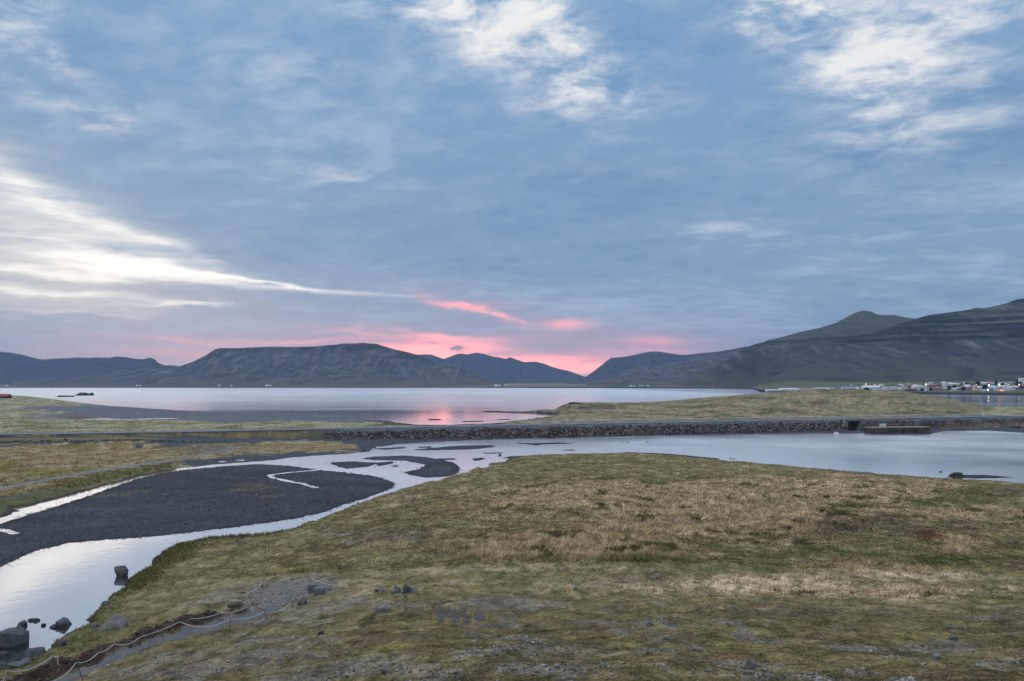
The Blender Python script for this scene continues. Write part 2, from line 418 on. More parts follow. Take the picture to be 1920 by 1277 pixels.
def ground_parts(X, Y):
    X = np.asarray(X, np.float32); Y = np.asarray(Y, np.float32)
    R = {}
    n1 = fbm(X * 0.55, Y * 0.55, 4, 3) - 0.5
    n2 = fbm(X * 0.09, Y * 0.09, 4, 11) - 0.5
    amp = np.clip(Y / 90.0, 0.4, 4)
    wx = (fbm(X * 0.35 + 5, Y * 0.35, 4, 21) - 0.5) * amp * 2.0
    wy = (fbm(X * 0.35 - 5, Y * 0.35, 4, 22) - 0.5) * amp * 2.2
    Xw, Yw = X + wx, Y + wy
    wx2 = (fbm(X * 0.9, Y * 0.9, 5, 31, .65) - 0.5) * amp * 1.1
    wy2 = (fbm(X * 0.9, Y * 0.9, 5, 32, .65) - 0.5) * amp * 1.6
    near = Y < 420
    sr = np.full(X.shape, -50, np.float32); sb = np.full(X.shape, -50, np.float32)
    if near.any():
        sr[near] = sdist(RIGHT, Xw[near], Yw[near]); sb[near] = sdist(BAR, (X + wx2)[near], (Y + wy2)[near], 40)
    sl = sdist(LEFT, X + wx * 0.8, Y + wy * 0.8)
    R['sr'], R['sb'], R['sl'] = sr, sb, sl
    PXz = X / np.maximum(Y, 1) * F + 960
    # meadow
    zb = rbf_r(X, Y)
    hum = sstep(0.5, 4, sr)
    fur = sstep(28, 45, Y) * sstep(0.5, 6, sr)
    zb = zb + (n1 * 0.55 + n2 * 1.0) * hum
    flat = sstep(0, 1, 1 - np.abs(PXz - 380) / 190) * sstep(0, 1, 1 - np.abs(Y - 70) / 16)
    slope_b = np.where(PXz < 360, 0.85, np.where(PXz < 900, 0.5, 0.16))
    bank = np.where(sr > 0, sr * slope_b + np.maximum(sr - 7, 0) * 1.0, sr * 0.25)
    zr = np.minimum(zb, bank)
    lim = np.minimum(bank, 0.55 + 0.06 * np.maximum(sr, 0))
    zr = np.where(PXz < 420, np.minimum(zr, np.where(sr < 6, np.maximum(lim, 0.14 * sr), zr)), zr)
    # gravel bar
    gb = np.minimum(0.42 + 0.3 * n2 + 0.10 * n1, 0.055 * sb)
    hk = ldist(HOOK, X + wx2 * 0.6, Y + wy2 * 0.6, 20); pa = ldist(POOLA, X + wx2 * 0.4, Y + wy2 * 0.4, 20)
    gb = np.minimum(gb, (hk - 0.2 - 0.85 * fbm(X * .22, Y * .15, 3, 36)) * 0.10); gb = np.minimum(gb, (pa - 0.6) * 0.10)
    zgb = np.where(sb > 0, gb, np.maximum(sb * 0.08, -0.8))
    # left land, beach, peninsula flats
    zl0 = rbf_l(X, Y) + n2 * 0.5 + n1 * 0.12 * sstep(300, 120, Y)
    grassbank = (PXz < 330) & (Y < 240)
    bl = np.where(sl > 0, sl * np.where(grassbank, 0.30, np.where(Y > 420, 0.12, 0.05)), sl * 0.08)
    zl = np.minimum(zl0, bl)
    # grassy dike with a row of dark stones below the road, on the left
    if True:
        dk = sstep(360, 250, PXz) * np.exp(-((Y - road_y(X) + 22) / 6.0) ** 2) * 1.1
        zl = zl + np.where(sl > 2, dk, 0)
    # causeway
    s = Y - road_y(X); cw = road_z(X)
    zc = cw - np.maximum(np.abs(s) - 5.6, 0) * np.where(s < 0, 0.52, 0.30)
    zc = np.where(np.abs(s) < 5.6, cw, zc)
    zc = np.where(np.abs(s) < 40, zc, -2)
    zh = ridge_hill(X, Y) + (n2 * 2.6 + n1 * 0.4) * sstep(500, 560, Y) * 0 + n2 * 1.4
    zh = np.where(zh > -1.5, np.minimum(zh, np.where(sl > 0, sl * 0.4, -0.5)), -2)
    R['s'] = s; R['zc'] = zc; R['zh'] = zh; R['zl'] = zl; R['zr'] = zr; R['zb'] = zgb
    z = np.maximum.reduce([zr, zgb, zl, zc, zh])
    iz = np.full(X.shape, -2, np.float32)
    for P, h in zip(ISLES, ISLE_H):
        si = sdist(P, X + wx2 * 0.5, Y + wy2 * 0.5, 14)
        iz = np.maximum(iz, np.where(si > 0, np.minimum(si * 0.05, h), np.maximum(si * 0.06, -1)))
    R['iz'] = iz
    z = np.maximum(z, iz)
    for P in POOLS:
        si = sdist(P, X + wx2, Y + wy2, 14)
        z = np.where(si > -6, np.minimum(z, -si * 0.08 + 0.0), z) if False else np.where(si > -8, np.minimum(z, np.maximum(-si * 0.10, -0.25)), z)
    z = np.maximum(z, -0.9)
    # culvert under the bridge
    bx0, bx1 = BR_X0, BR_X1
    z = np.where((X > bx0) & (X < bx1) & (np.abs(s) < 16), np.minimum(z, -0.6), z)
    # earth bank and path
    pd = path_d(X, Y)
    dirt = (sstep(2.4, 0.9, np.abs(pd['side'] - 2.6)) * pd['in'])
    z = z + dirt * (0.25 + 1.6 * n1) * (z > 0.3)
    R['dirt'] = dirt
    R['n1'], R['n2'] = n1, n2
    R['z'] = z
    return R

def ground_z(X, Y):
    sh = np.shape(X)
    return ground_parts(np.atleast_1d(X), np.atleast_1d(Y))['z'].reshape(sh)

BR_X0 = 141.6; BR_X1 = BR_X0 + 8.6

PATHW = np.array([at(px, py, z) for px, py, z in [(60, 1312, 3.0), (130, 1262, 2.6), (215, 1234, 2.4), (300, 1206, 2.6), (380, 1186, 2.7), (450, 1168, 2.9), (492, 1156, 2.9), (530, 1128, 2.7)]], np.float32)
SQW = np.array([at(px, py, 2.6) for px, py in SQUARE], np.float32)
def path_d(X, Y):
    """distance left of the path's centre line (towards the river), and whether alongside it"""
    best = np.full(X.shape, 1e9, np.float32); side = np.zeros(X.shape, np.float32); tt = np.zeros(X.shape, np.float32)
    n = len(PATHW)
    m = (X > -60) & (X < -5) & (Y > 25) & (Y < 90)
    inn = np.zeros(X.shape, np.float32)
    side[:] = 99
    if m.any():
        x = X[m]; y = Y[m]
        bb = np.full(x.shape, 1e9, np.float32); ss = np.zeros(x.shape, np.float32); t2 = np.zeros(x.shape, np.float32)
        for i in range(n - 1):
            x0, y0 = PATHW[i]; ex, ey = PATHW[i + 1] - PATHW[i]; L = ex * ex + ey * ey
            t = np.clip(((x - x0) * ex + (y - y0) * ey) / L, 0, 1)
            qx = x - x0 - t * ex; qy = y - y0 - t * ey
            d2 = qx * qx + qy * qy
            sg = np.sign(ex * (y - y0) - ey * (x - x0))
            u = d2 < bb
            bb = np.where(u, d2, bb); ss = np.where(u, sg, ss); t2 = np.where(u, i + t, t2)
        side[m] = np.sqrt(bb) * ss
        inn[m] = sstep(0.02, 0.4, t2) * sstep(n - 1.6, n - 2.2, t2)
    return {'side': side, 'in': inn}

# ------------------------------------------------------------------ object helpers
def tag(o, label=None, cat=None, group=None, kind=None):
    if label: o['label'] = label
    if cat: o['category'] = cat
    if group: o['group'] = group
    if kind: o['kind'] = kind
    return o

def link(name, me, parent=None, loc=None):
    o = bpy.data.objects.new(name, me)
    C.objects.link(o)
    if parent: o.parent = parent
    if loc is not None: o.location = loc
    return o

def thing(name, label, cat, loc=(0, 0, 0), rz=0.0, group=None):
    o = bpy.data.objects.new(name, None)
    o.empty_display_size = 0.2
    C.objects.link(o)
    o.location = loc; o.rotation_euler = (0, 0, rz)
    return tag(o, label, cat, group)

def mesh_np(name, verts, faces, mat=None, smooth=False, cols=None, attrs=None):
    """verts (n,3), faces (m,k) arrays"""
    verts = np.asarray(verts, np.float32); faces = np.asarray(faces, np.int32)
    me = bpy.data.meshes.new(name)
    me.vertices.add(len(verts)); me.vertices.foreach_set('co', verts.ravel())
    m, k = faces.shape
    me.loops.add(m * k); me.loops.foreach_set('vertex_index', faces.ravel())
    me.polygons.add(m)
    me.polygons.foreach_set('loop_start', np.arange(0, m * k, k, dtype=np.int32))
    me.polygons.foreach_set('loop_total', np.full(m, k, np.int32))
    if smooth: me.polygons.foreach_set('use_smooth', np.ones(m, bool))
    if cols is not None:
        a = me.attributes.new('col', 'FLOAT_COLOR', 'POINT')
        c4 = np.ones((len(verts), 4), np.float32); c4[:, :3] = cols
        a.data.foreach_set('color', c4.ravel())
    for nm, arr in (attrs or {}).items():
        a = me.attributes.new(nm, 'FLOAT', 'POINT')
        a.data.foreach_set('value', np.asarray(arr, np.float32))
    me.update(calc_edges=True)
    if mat: me.materials.append(mat)
    return me

def grid_faces(nr, nc):
    i = np.arange(nr * nc).reshape(nr, nc)
    return np.stack([i[:-1, :-1], i[:-1, 1:], i[1:, 1:], i[1:, :-1]], -1).reshape(-1, 4)

class MB:
    """collects simple shapes into one mesh"""
    def __init__(s): s.v = []; s.f = []
    def add(s, vs, fs):
        o = len(s.v); s.v += [tuple(v) for v in vs]; s.f += [tuple(i + o for i in f) for f in fs]; return s
    def box(s, x0, x1, y0, y1, z0, z1):
        return s.add([(x0, y0, z0), (x1, y0, z0), (x1, y1, z0), (x0, y1, z0), (x0, y0, z1), (x1, y0, z1), (x1, y1, z1), (x0, y1, z1)],
                     [(3, 2, 1, 0), (4, 5, 6, 7), (0, 1, 5, 4), (1, 2, 6, 5), (2, 3, 7, 6), (3, 0, 4, 7)])
    def tube(s, pts, r, n=6):
        pts = [Vector(p) for p in pts]
        rings = []
        for i, p in enumerate(pts):
            t = (pts[min(i + 1, len(pts) - 1)] - pts[max(i - 1, 0)]).normalized()
            a = t.cross(Vector((0.13, 0.31, 1)) if abs(t.z) < 0.9 else Vector((1, 0.1, 0))).normalized(); b = t.cross(a)
            rr = r[i] if isinstance(r, (list, tuple)) else r
            rings.append([p + a * (math.cos(q * 2 * math.pi / n) * rr) + b * (math.sin(q * 2 * math.pi / n) * rr) for q in range(n)])
        o = len(s.v)
        for R_ in rings: s.v += [tuple(v) for v in R_]
        for i in range(len(pts) - 1):
            for q in range(n):
                s.f.append((o + i * n + q, o + i * n + (q + 1) % n, o + (i + 1) * n + (q + 1) % n, o + (i + 1) * n + q))
        s.f.append(tuple(o + q for q in range(n))[::-1]); s.f.append(tuple(o + (len(pts) - 1) * n + q for q in range(n)))
        return s
    def build(s, name, mat, parent=None, loc=None, smooth=False):
        me = bpy.data.meshes.new(name); me.from_pydata(s.v, [], s.f)
        if smooth: me.polygons.foreach_set('use_smooth', [True] * len(me.polygons))
        me.update()
        if mat: me.materials.append(mat)
        return link(name, me, parent, loc)

# ------------------------------------------------------------------ materials
def new_mat(name):
    m = bpy.data.materials.new(name); m.use_nodes = True
    nt = m.node_tree; nt.nodes.clear()
    out = nt.nodes.new('ShaderNodeOutputMaterial')
    p = nt.nodes.new('ShaderNodeBsdfPrincipled')
    nt.links.new(p.outputs[0], out.inputs[0])
    return m, nt, p, out

def geo_pos(nt):
    g = nt.nodes.new('ShaderNodeNewGeometry'); return g.outputs['Position']

def obj_pos(nt):
    g = nt.nodes.new('ShaderNodeTexCoord'); return g.outputs['Object']

def bump(nt, p, h, strength, dist):
    b = nt.nodes.new('ShaderNodeBump'); b.inputs['Strength'].default_value = strength; b.inputs['Distance'].default_value = dist
    nt.links.new(h.s if isinstance(h, V) else h, b.inputs['Height']); nt.links.new(b.outputs[0], p.inputs['Normal'])

def plain(name, col, rough=0.7, var=0.25, scale=3.0, spec=0.3, metal=0.0):
    m, nt, p, out = new_mat(name)
    n = noise(nt, obj_pos(nt), scale, 5, 0.6)
    lo = tuple(c * (1 - var) for c in col); hi = tuple(min(1, c * (1 + var)) for c in col)
    nt.links.new(mixc(nt, n.ramp(0.3, 0.7), lo, hi), p.inputs['Base Color'])
    p.inputs['Roughness'].default_value = rough; p.inputs['Specular IOR Level'].default_value = spec; p.inputs['Metallic'].default_value = metal
    return m

def attr_mat(name, grain=(0.6, 9.0), rough=0.95, bs=0.6, bd=0.05, spec=0.15):
    m, nt, p, out = new_mat(name)
    a = nt.nodes.new('ShaderNodeAttribute'); a.attribute_name = 'col'
    pos = geo_pos(nt)
    n1 = noise(nt, pos, grain[1], 5, 0.65); n2 = noise(nt, pos, grain[1] * 0.17, 4, 0.6)
    k = (n1 * 0.9 + n2 * 0.6).ramp(0.35, 1.15, 1 - grain[0], 1 + grain[0])
    kc = nt.nodes.new('ShaderNodeCombineColor')
    for i in range(3): nt.links.new(k.s, kc.inputs[i])
    nt.links.new(mixc(nt, 1.0, a.outputs['Color'], kc.outputs[0], 'MULTIPLY'), p.inputs['Base Color'])
    p.inputs['Roughness'].default_value = rough; p.inputs['Specular IOR Level'].default_value = spec
    bump(nt, p, n1 * 0.7 + n2, bs, bd)
    return m

M_ground = attr_mat('earth and turf', (0.75, 7.0), bs=0.9, bd=0.08)
M_blade = attr_mat('grass blades', (0.2, 3.0), bs=0.0, bd=0.01)
M_stone = attr_mat('field stones', (0.35, 12.0), rough=0.8, bs=0.5, bd=0.03, spec=0.3)

# ------------------------------------------------------------------ ground sheet
GAIN = 1.0
STRAW, OLIVE, GREEN, BROWN, GREY, RUST, YELL, LAWN = [np.array(c, np.float32) * GAIN for c in (
    (.51, .375, .225), (.225, .174, .073), (.125, .115, .04), (.170, .122, .07), (.205, .175, .135), (.17, .09, .05), (.30, .245, .095), (.235, .20, .088))]
DIRT, GRAVEL, SAND, ASPH, WEED, PATHC = [np.array(c, np.float32) for c in (
    (.060, .038, .026), (.054, .057, .065), (.135, .137, .150), (.10, .108, .118), (.10, .062, .03), (.155, .165, .18))]

def blobs(lst, PX, PY):
    out = np.zeros(PX.shape, np.float32)
    for cx, cy, rx, ry, w in lst:
        out = np.maximum(out, w * np.exp(-(((PX - cx) / rx) ** 2 + ((PY - cy) / ry) ** 2)))
    return out

B_STRAW = [(1120, 935, 260, 30, 1), (1480, 925, 320, 26, 1), (1350, 970, 330, 26, .9), (1050, 1035, 220, 32, .95), (1250, 1000, 200, 22, .8), (1420, 1093, 240, 18, .8), (1700, 1068, 160, 22, .8),
           (1620, 905, 250, 14, .8), (1800, 965, 200, 16, .8), (1550, 1110, 300, 14, 1), (1850, 1010, 110, 22, .6), (1500, 1010, 150, 16, .5), (880, 960, 90, 16, .5), (1850, 1180, 90, 30, .35), (1250, 1105, 120, 14, .6)]
B_GREEN = [(1180, 1058, 260, 10, .9), (1500, 1042, 190, 13, 1.0), (1320, 1075, 160, 8, .7), (1230, 902, 120, 7, .7), (1450, 945, 160, 9, .4), (1820, 935, 90, 12, 1.0), (1560, 955, 60, 10, .6), (1800, 1045, 160, 14, .8),
           (960, 862, 150, 5, .6), (1130, 868, 160, 5, .7), (950, 1085, 120, 8, .6), (760, 980, 70, 12, .5), (1350, 985, 50, 5, .4), (1600, 1010, 200, 10, .5), (1650, 1170, 350, 16, .45), (1300, 1165, 200, 10, .3)]
B_LAWN = [(400, 1075, 130, 36, 1.1), (320, 1120, 110, 34, 1.1), (230, 1165, 60, 20, .8), (600, 985, 110, 26, .5), (740, 1060, 220, 40, .5), (880, 1000, 110, 30, .4), (250, 1150, 60, 25, .6), (520, 1020, 80, 22, .8), (900, 895, 120, 18, .5), (1080, 1130, 150, 12, .4)]
B_BROWN = [(700, 1010, 110, 22, .9), (600, 1030, 90, 20, .7), (470, 1092, 50, 8, .9), (390, 1122, 45, 6, .6), (1620, 985, 120, 9, .9), (1750, 992, 120, 10, .9), (700, 1190, 160, 14, .7), (1000, 1165, 250, 16, .6), (1500, 1160, 220, 12, .6),
           (1250, 1190, 220, 12, .5), (1800, 1260, 200, 22, .7), (540, 1230, 160, 22, .6), (1100, 1260, 130, 15, .5), (1480, 888, 180, 6, .6), (1900, 915, 100, 8, .9), (330, 1145, 60, 10, .5), (230, 1185, 40, 8, .6)]
B_GREY = [(540, 1116, 130, 34, .95), (620, 1135, 90, 16, .8), (500, 1195, 120, 14, .7), (640, 1250, 260, 26, .8), (1010, 1222, 140, 16, .9), (900, 1130, 100, 14, .8), (1010, 1128, 60, 9, .9), (580, 1150, 120, 22, .75), (400, 1225, 160, 18, .75), (1480, 1262, 170, 14, .8), (1760, 1215, 70, 16, .8), (1100, 1250, 180, 14, .8),
          (730, 1140, 60, 8, .6), (1350, 1240, 120, 12, .4), (280, 1255, 110, 18, .8), (800, 1270, 200, 14, .6), (640, 1010, 90, 18, .55), (1900, 1245, 60, 10, .5)]
B_YELL = [(720, 1225, 60, 8, .8), (820, 1180, 90, 8, .6), (1250, 1205, 160, 10, .6), (1550, 1190, 200, 8, .6), (1650, 1240, 160, 10, .5), (1800, 1195, 120, 10, .6), (560, 1205, 100, 7, .5), (950, 1205, 120, 8, .5), (1000, 1180, 80, 6, .4), (1450, 1225, 80, 10, .5)]
B_RUST = [(720, 1182, 80, 7, .8), (1430, 1142, 90, 5, .6), (1780, 998, 110, 6, .8), (1350, 1225, 90, 8, .4), (600, 1260, 90, 8, .5), (1050, 1275, 50, 8, .6)]

FIELD = poly([(-700, 835, 2), (0, 836, 1.5), (330, 835, 1.5), (430, 836, 1), (480, 829, 1), (560, 826, 1), (640, 829, .8), (672, 834, .6), (650, 841, .6), (600, 845, .6), (540, 848, .6), (490, 852, .6), (420, 852, .8), (360, 866, .7),
    (300, 878, .7), (230, 890, .6), (150, 910, .6), (60, 937, .5), (-60, 962, .3), (-700, 1150, .4)])
SANDP = poly([(40, 762.5, 1.2), (120, 762, 1), (180, 760, .5), (230, 760, 0), (330, 766, 0), (480, 773, 0), (780, 784, 0), (780, 797, .3), (640, 793, .6), (480, 791, 1), (300, 789, 1), (180, 787, .8), (100, 786, 1), (60, 780, 1), (110, 773, 1), (60, 769, 1)])
SHORE = poly([(900, 768, .4), (1060, 766, 1), (1150, 770, 1), (1300, 774, 1.5), (1460, 777, 2), (1440, 785, 1.5), (1200, 788, 1), (1000, 793, .5), (880, 799, .3), (700, 799, .3), (700, 780, .3)])

def ground_color(X, Y, R):
    z = R['z']
    PX = X / np.maximum(Y, 1) * F + 960
    PY = HY + F * (HC - z) / np.maximum(Y, 1)
    w1 = fbm(X * 0.10, Y * 0.07, 5, 41, 0.6); w2 = fbm(X * 0.10 + 50, Y * 0.07, 5, 42, 0.6)
    fine = fbm(X * 0.9, Y * 0.8, 5, 43, 0.65); fine2 = fbm(X * 1.7, Y * 1.5, 4, 44, 0.65)
    mid = fbm(X * 0.25, Y * 0.22, 5, 45, 0.6); mid2 = fbm(X * 0.33 + 9, Y * 0.3, 5, 46, 0.6)
    PXw = PX + (w1 - .5) * 330; PYw = PY + (w2 - .5) * 55
    lerp = lambda a, b, t: a + (b - a) * np.clip(t, 0, 1)[..., None]
    j = lambda t, s=1.6: np.clip(t * (1 + (mid - .5) * s + (fine - .5) * s * .8), 0, 1)
    # meadow
    c = np.broadcast_to(OLIVE, X.shape + (3,)).copy()
    c = lerp(c, STRAW * .75, sstep(.48, .70, mid2) * .75)
    c = lerp(c, BROWN, sstep(.5, .72, mid) * .7)
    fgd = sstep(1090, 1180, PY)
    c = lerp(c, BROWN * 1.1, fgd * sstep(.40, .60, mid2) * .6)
    straw = j(blobs(B_STRAW, PXw, PYw) * sstep(1150, 1120, PYw), 1.2)
    c = lerp(c, STRAW, sstep(.10, .75, straw))
    c = lerp(c, LAWN, sstep(.12, .8, j(blobs(B_LAWN, PXw, PYw))) * .85)
    c = lerp(c, GREEN * 1.1, sstep(.15, .8, j(blobs(B_GREEN, PXw, PYw))) * .85)
    c = lerp(c, BROWN, sstep(.15, .85, j(blobs(B_BROWN, PXw, PYw))) * .9)
    c = lerp(c, YELL, sstep(.2, .85, j(blobs(B_YELL, PXw, PYw), 2.4)) * .75)
    c = lerp(c, RUST, sstep(.2, .85, j(blobs(B_RUST, PXw, PYw), 2.4)) * .8)
    gry = j(blobs(B_GREY, PXw, PYw), 2.6)
    gry = np.maximum(gry * (.45 + 1.1 * fine), fgd * sstep(.58, .68, fbm(X * .5, Y * .45, 5, 51, .6)) * .8)
    gry = sstep(.12, .85, gry)
    c = lerp(c, GREY * (.55 + .9 * fine2[..., None]), gry * .8)
    tus = sstep(.62, .72, fbm(X * .42, Y * .30, 4, 47, .55)) * sstep(880, 900, PY) * (1 - fgd) * sstep(820, 900, PX) * (.4 + straw)
    c = lerp(c, GREEN * .62, np.clip(tus, 0, 1) * .9)
    tus2 = fgd * sstep(.60, .70, fbm(X * .9, Y * .7, 4, 48, .6))
    c = lerp(c, GREEN * .7, tus2 * .7)
    c = c * (.16 + 1.52 * fine)[..., None] * (.72 + .56 * fbm(X * 2.6, Y * 2.2, 3, 49, .6))[..., None]
    c = lerp(c, c * np.array((.86, .83, .74), np.float32), fgd * .8)     # vignette darkening painted into the heath and moss colours of the near slope
    # wet, darker rim of the right-hand shore
    rim = sstep(3.0, .8, R['sr']) * sstep(880, 960, PX)
    c = lerp(c, WEED * .8, rim * .8)
    bankL = sstep(4.5, 1.0, R['sr'] + (mid - .5) * 5) * sstep(700, 420, PX)
    c = lerp(c, GREEN * .9, bankL * .85)
    bare = sstep(.9, .2, R['sr']) * sstep(700, 420, PX)
    c = lerp(c, DIRT * .9, bare * .8)
    # dug earth, path
    c = lerp(c, DIRT * (0.3 + 1.1 * fine2)[..., None], R['dirt'] * sstep(.25, .5, fine + .1))
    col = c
    veg = (1 - gry) * (1 - np.clip(R['dirt'] * 1.6, 0, 1))
    tall = .08 + .30 * sstep(.1, .7, straw) + .06 * mid - .05 * sstep(.3, .8, blobs(B_LAWN, PXw, PYw)) + .30 * bankL
    tall = tall * (1 - .35 * fgd)
    # gravel bars
    g = GRAVEL * (.70 + .6 * fbm(X * 1.2, Y * 1.0, 5, 61, .7))[..., None] * (.45 + 1.1 * fbm(X * .07, Y * .13, 4, 62, .6))[..., None]
    gp = sstep(.64, .70, fbm(X * .12, Y * .16, 4, 66, .55)) * sstep(900, 925, PY) * sstep(960, 940, PY)
    g = lerp(g, OLIVE * .7, gp * .8)
    iz = np.maximum(R['zb'], R['iz'])
    isg = (iz >= z - 1e-4)
    wet = sstep(.13, .02, z)
    gw = g * (1 - .35 * wet)[..., None]
    col = np.where(isg[..., None], gw, col); veg = np.where(isg, gp * .5, veg); tall = np.where(isg, .12, tall)
    # left land
    fs = sdist(FIELD, X + (w1 - .5) * 26, Y + (w2 - .5) * 26)
    ss_ = sdist(SANDP, X + (w1 - .5) * 40, Y + (w2 - .5) * 60)
    shs = sdist(SHORE, X + (w1 - .5) * 40, Y + (w2 - .5) * 60)
    fld = lerp(np.broadcast_to(np.array((.25, .17, .075), np.float32), c.shape), np.array((.36, .27, .155), np.float32), sstep(.42, .62, mid2))
    fld = lerp(fld, np.array((.22, .19, .05), np.float32), sstep(.55, .7, w1) * .8)
    fld = lerp(fld, OLIVE * .6, sstep(.62, .70, w2) * .6)
    strip = lerp(np.broadcast_to(np.array((.25, .225, .11), np.float32), c.shape), np.array((.38, .335, .215), np.float32), sstep(.42, .6, mid))
    strip = lerp(strip, GREEN * 1.1, sstep(.5, .64, w2) * .8)
    northl = sstep(4, 10, R['s'])
    lc = lerp(GRAVEL * 1.15 * (.75 + .5 * fine2)[..., None], fld, sstep(-1.5, 1.5, fs) * (1 - northl))
    rimL = sstep(9, 1.5, R['sl']) * (1 - northl) * sstep(360, 300, PX)
    lc = lerp(lc, GREEN * 1.0, rimL * sstep(0.5, 1.0, R['sl']) * .9)
    lc = lerp(lc, DIRT, sstep(1.0, .2, R['sl']) * (1 - northl) * sstep(360, 300, PX))
    dk = sstep(360, 250, PX) * np.exp(-((R['s'] + 21) / 6.5) ** 2)
    lc = lerp(lc, OLIVE * .8, sstep(.2, .7, dk) * .9)
    trk = np.exp(-((PY - np.interp(PX, [-300, 0, 60, 150, 230, 300, 350, 400, 440], [985, 916, 904, 888, 875, 866, 858, 848, 838]) - (w2 - .5) * 4) / 2.6) ** 2) * (PX < 440) * (1 - northl)
    lc = lerp(lc, np.array((.20, .19, .18), np.float32), trk * .9)
    lc = lerp(lc, np.array((.17, .15, .13), np.float32), np.exp(-(((PX - 400) / 60) ** 2 + ((PY - 840) / 9) ** 2)) * (1 - northl) * .8)
    nc = lerp(strip, SAND * (.75 + .5 * fbm(X * .02, Y * .12, 5, 71, .6))[..., None], sstep(-2, 3, ss_))
    nc = lerp(nc, SAND * .9, sstep(.5, .3, z) * (PX < 800))
    nc = lerp(nc, WEED * 1.5, np.exp(-(((PX - 145) / 26) ** 2 + ((PY - 781) / 4) ** 2)) * .9)
    nc = lerp(nc, lerp(GRAVEL * .9 + WEED * 0, WEED, sstep(.42, .58, mid)), sstep(-2, 3, shs))
    nc = lerp(nc, GREEN * 1.3, np.exp(-(((PX - 1290) / 150) ** 2 + ((PY - 772.3) / 2.2) ** 2)) * .9)
    nc = lerp(nc, GRAVEL * .8, sstep(5, 1, R['sl']) * .7)
    lc = lerp(lc, nc, northl)
    isl = (R['zl'] >= z - 1e-4)
    col = np.where(isl[..., None], lc * (.7 + .6 * fine)[..., None], col)
    gl = sstep(-1.5, 1.5, fs) * (1 - northl) + northl * (1 - sstep(-2, 3, ss_)) * (1 - sstep(-2, 3, shs))
    veg = np.where(isl, np.clip(gl, 0, 1) * sstep(.25, .6, z) * (1 - trk), veg)
    tall = np.where(isl, np.where(northl > .5, .55, .22 + .25 * rimL + .5 * np.clip(dk, 0, 1)), tall)
    # peninsula
    pc = lerp(np.broadcast_to(np.array((.27, .20, .095), np.float32), c.shape), STRAW * .85, sstep(.45, .60, mid2))
    pc = lerp(pc, np.array((.24, .235, .12), np.float32), sstep(.5, .62, w1) * .8)
    pc = lerp(pc, GREEN * .9, sstep(.57, .66, fbm(X * .045, Y * .05, 5, 81, .6)) * .85)
    pc = lerp(pc, BROWN * .8, sstep(.56, .66, w2) * .6)
    rk = sstep(9, 3, R['sl']) * sstep(1250, 1080, PX)
    rk = np.maximum(rk, np.exp(-(((PX - 1085) / 50) ** 2 + ((PY - 764) / 3) ** 2)))
    rk = np.maximum(rk, np.exp(-(((PX - 1145) / 26) ** 2 + ((PY - 765) / 1.6) ** 2)))
    pc = lerp(pc, GRAVEL * .75, rk * sstep(.35, .5, mid))
    ish = (R['zh'] >= z - 1e-4)
    col = np.where(ish[..., None], pc * .82 * (.52 + .96 * fine)[..., None], col)
    veg = np.where(ish, (1 - rk), veg); tall = np.where(ish, .4, tall)
    # causeway shoulders
    isc = (R['zc'] >= z - 1e-4)
    cc = lerp(np.broadcast_to(GRAVEL * .62, c.shape), OLIVE * .9, sstep(.5, .62, w1) * sstep(500, 300, PX))
    cc = lerp(cc, np.array((.115, .12, .13), np.float32), sstep(-8.6, -7.4, R['s'] + (mid - .5) * 1.6) * sstep(0, -3, R['s']) * sstep(560, 660, PX))
    cc = lerp(cc, strip * .8, sstep(3, 9, R['s']) * sstep(760, 600, PX))
    cc = lerp(cc, lerp(fld * .6, OLIVE * .8, sstep(.45, .6, mid2)), sstep(-5.4, -6.6, R['s']) * sstep(640, 540, PX))
    cc = lerp(cc, STRAW * .6, sstep(6, 9, R['s']) * sstep(1250, 1400, PX) * .8)
    cc = lerp(cc, pc * .8, sstep(-9, -12, R['s']) * sstep(1750, 1800, PX) * .7)
    col = np.where(isc[..., None], cc * (.75 + .5 * fine)[..., None], col)
    veg = np.where(isc, 0, veg)
    veg = np.where(z < .06, 0, veg)
    return np.clip(col, .004, .8), np.clip(veg, 0, 1), tall

y0 = np.concatenate([np.arange(736.4, 742, .35), np.arange(742, 1000, 1.0), np.arange(1000, 1840, 2.0), np.geomspace(1840, 3000, 190)[:-1], np.geomspace(3000, 12000, 60)])
u0 = np.concatenate([np.linspace(-700, -30, 60)[:-1], np.arange(-30, 1950, 2.3), np.linspace(1955, 2620, 60)])
gd = HC * F / (y0 - HY)
GY = np.repeat(gd[:, None], len(u0), 1).astype(np.float32)
GX = ((u0[None, :] - 960) / F * GY).astype(np.float32)
# the strip nearest the viewer stays wide enough to step aside on
GX = np.where(GY < 14, GX * (14 / np.maximum(GY, .5)) ** 0.85, GX)
gR = ground_parts(GX.ravel(), GY.ravel())
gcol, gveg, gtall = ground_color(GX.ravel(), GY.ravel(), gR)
gverts = np.stack([GX.ravel(), GY.ravel(), gR['z']], -1)
gf = grid_faces(len(y0), len(u0))[:, ::-1]
keep = (gR['z'][gf].max(1) > -0.5)
ground = tag(link('ground', mesh_np('ground', gverts, gf[keep], M_ground, True, gcol)), kind='structure')

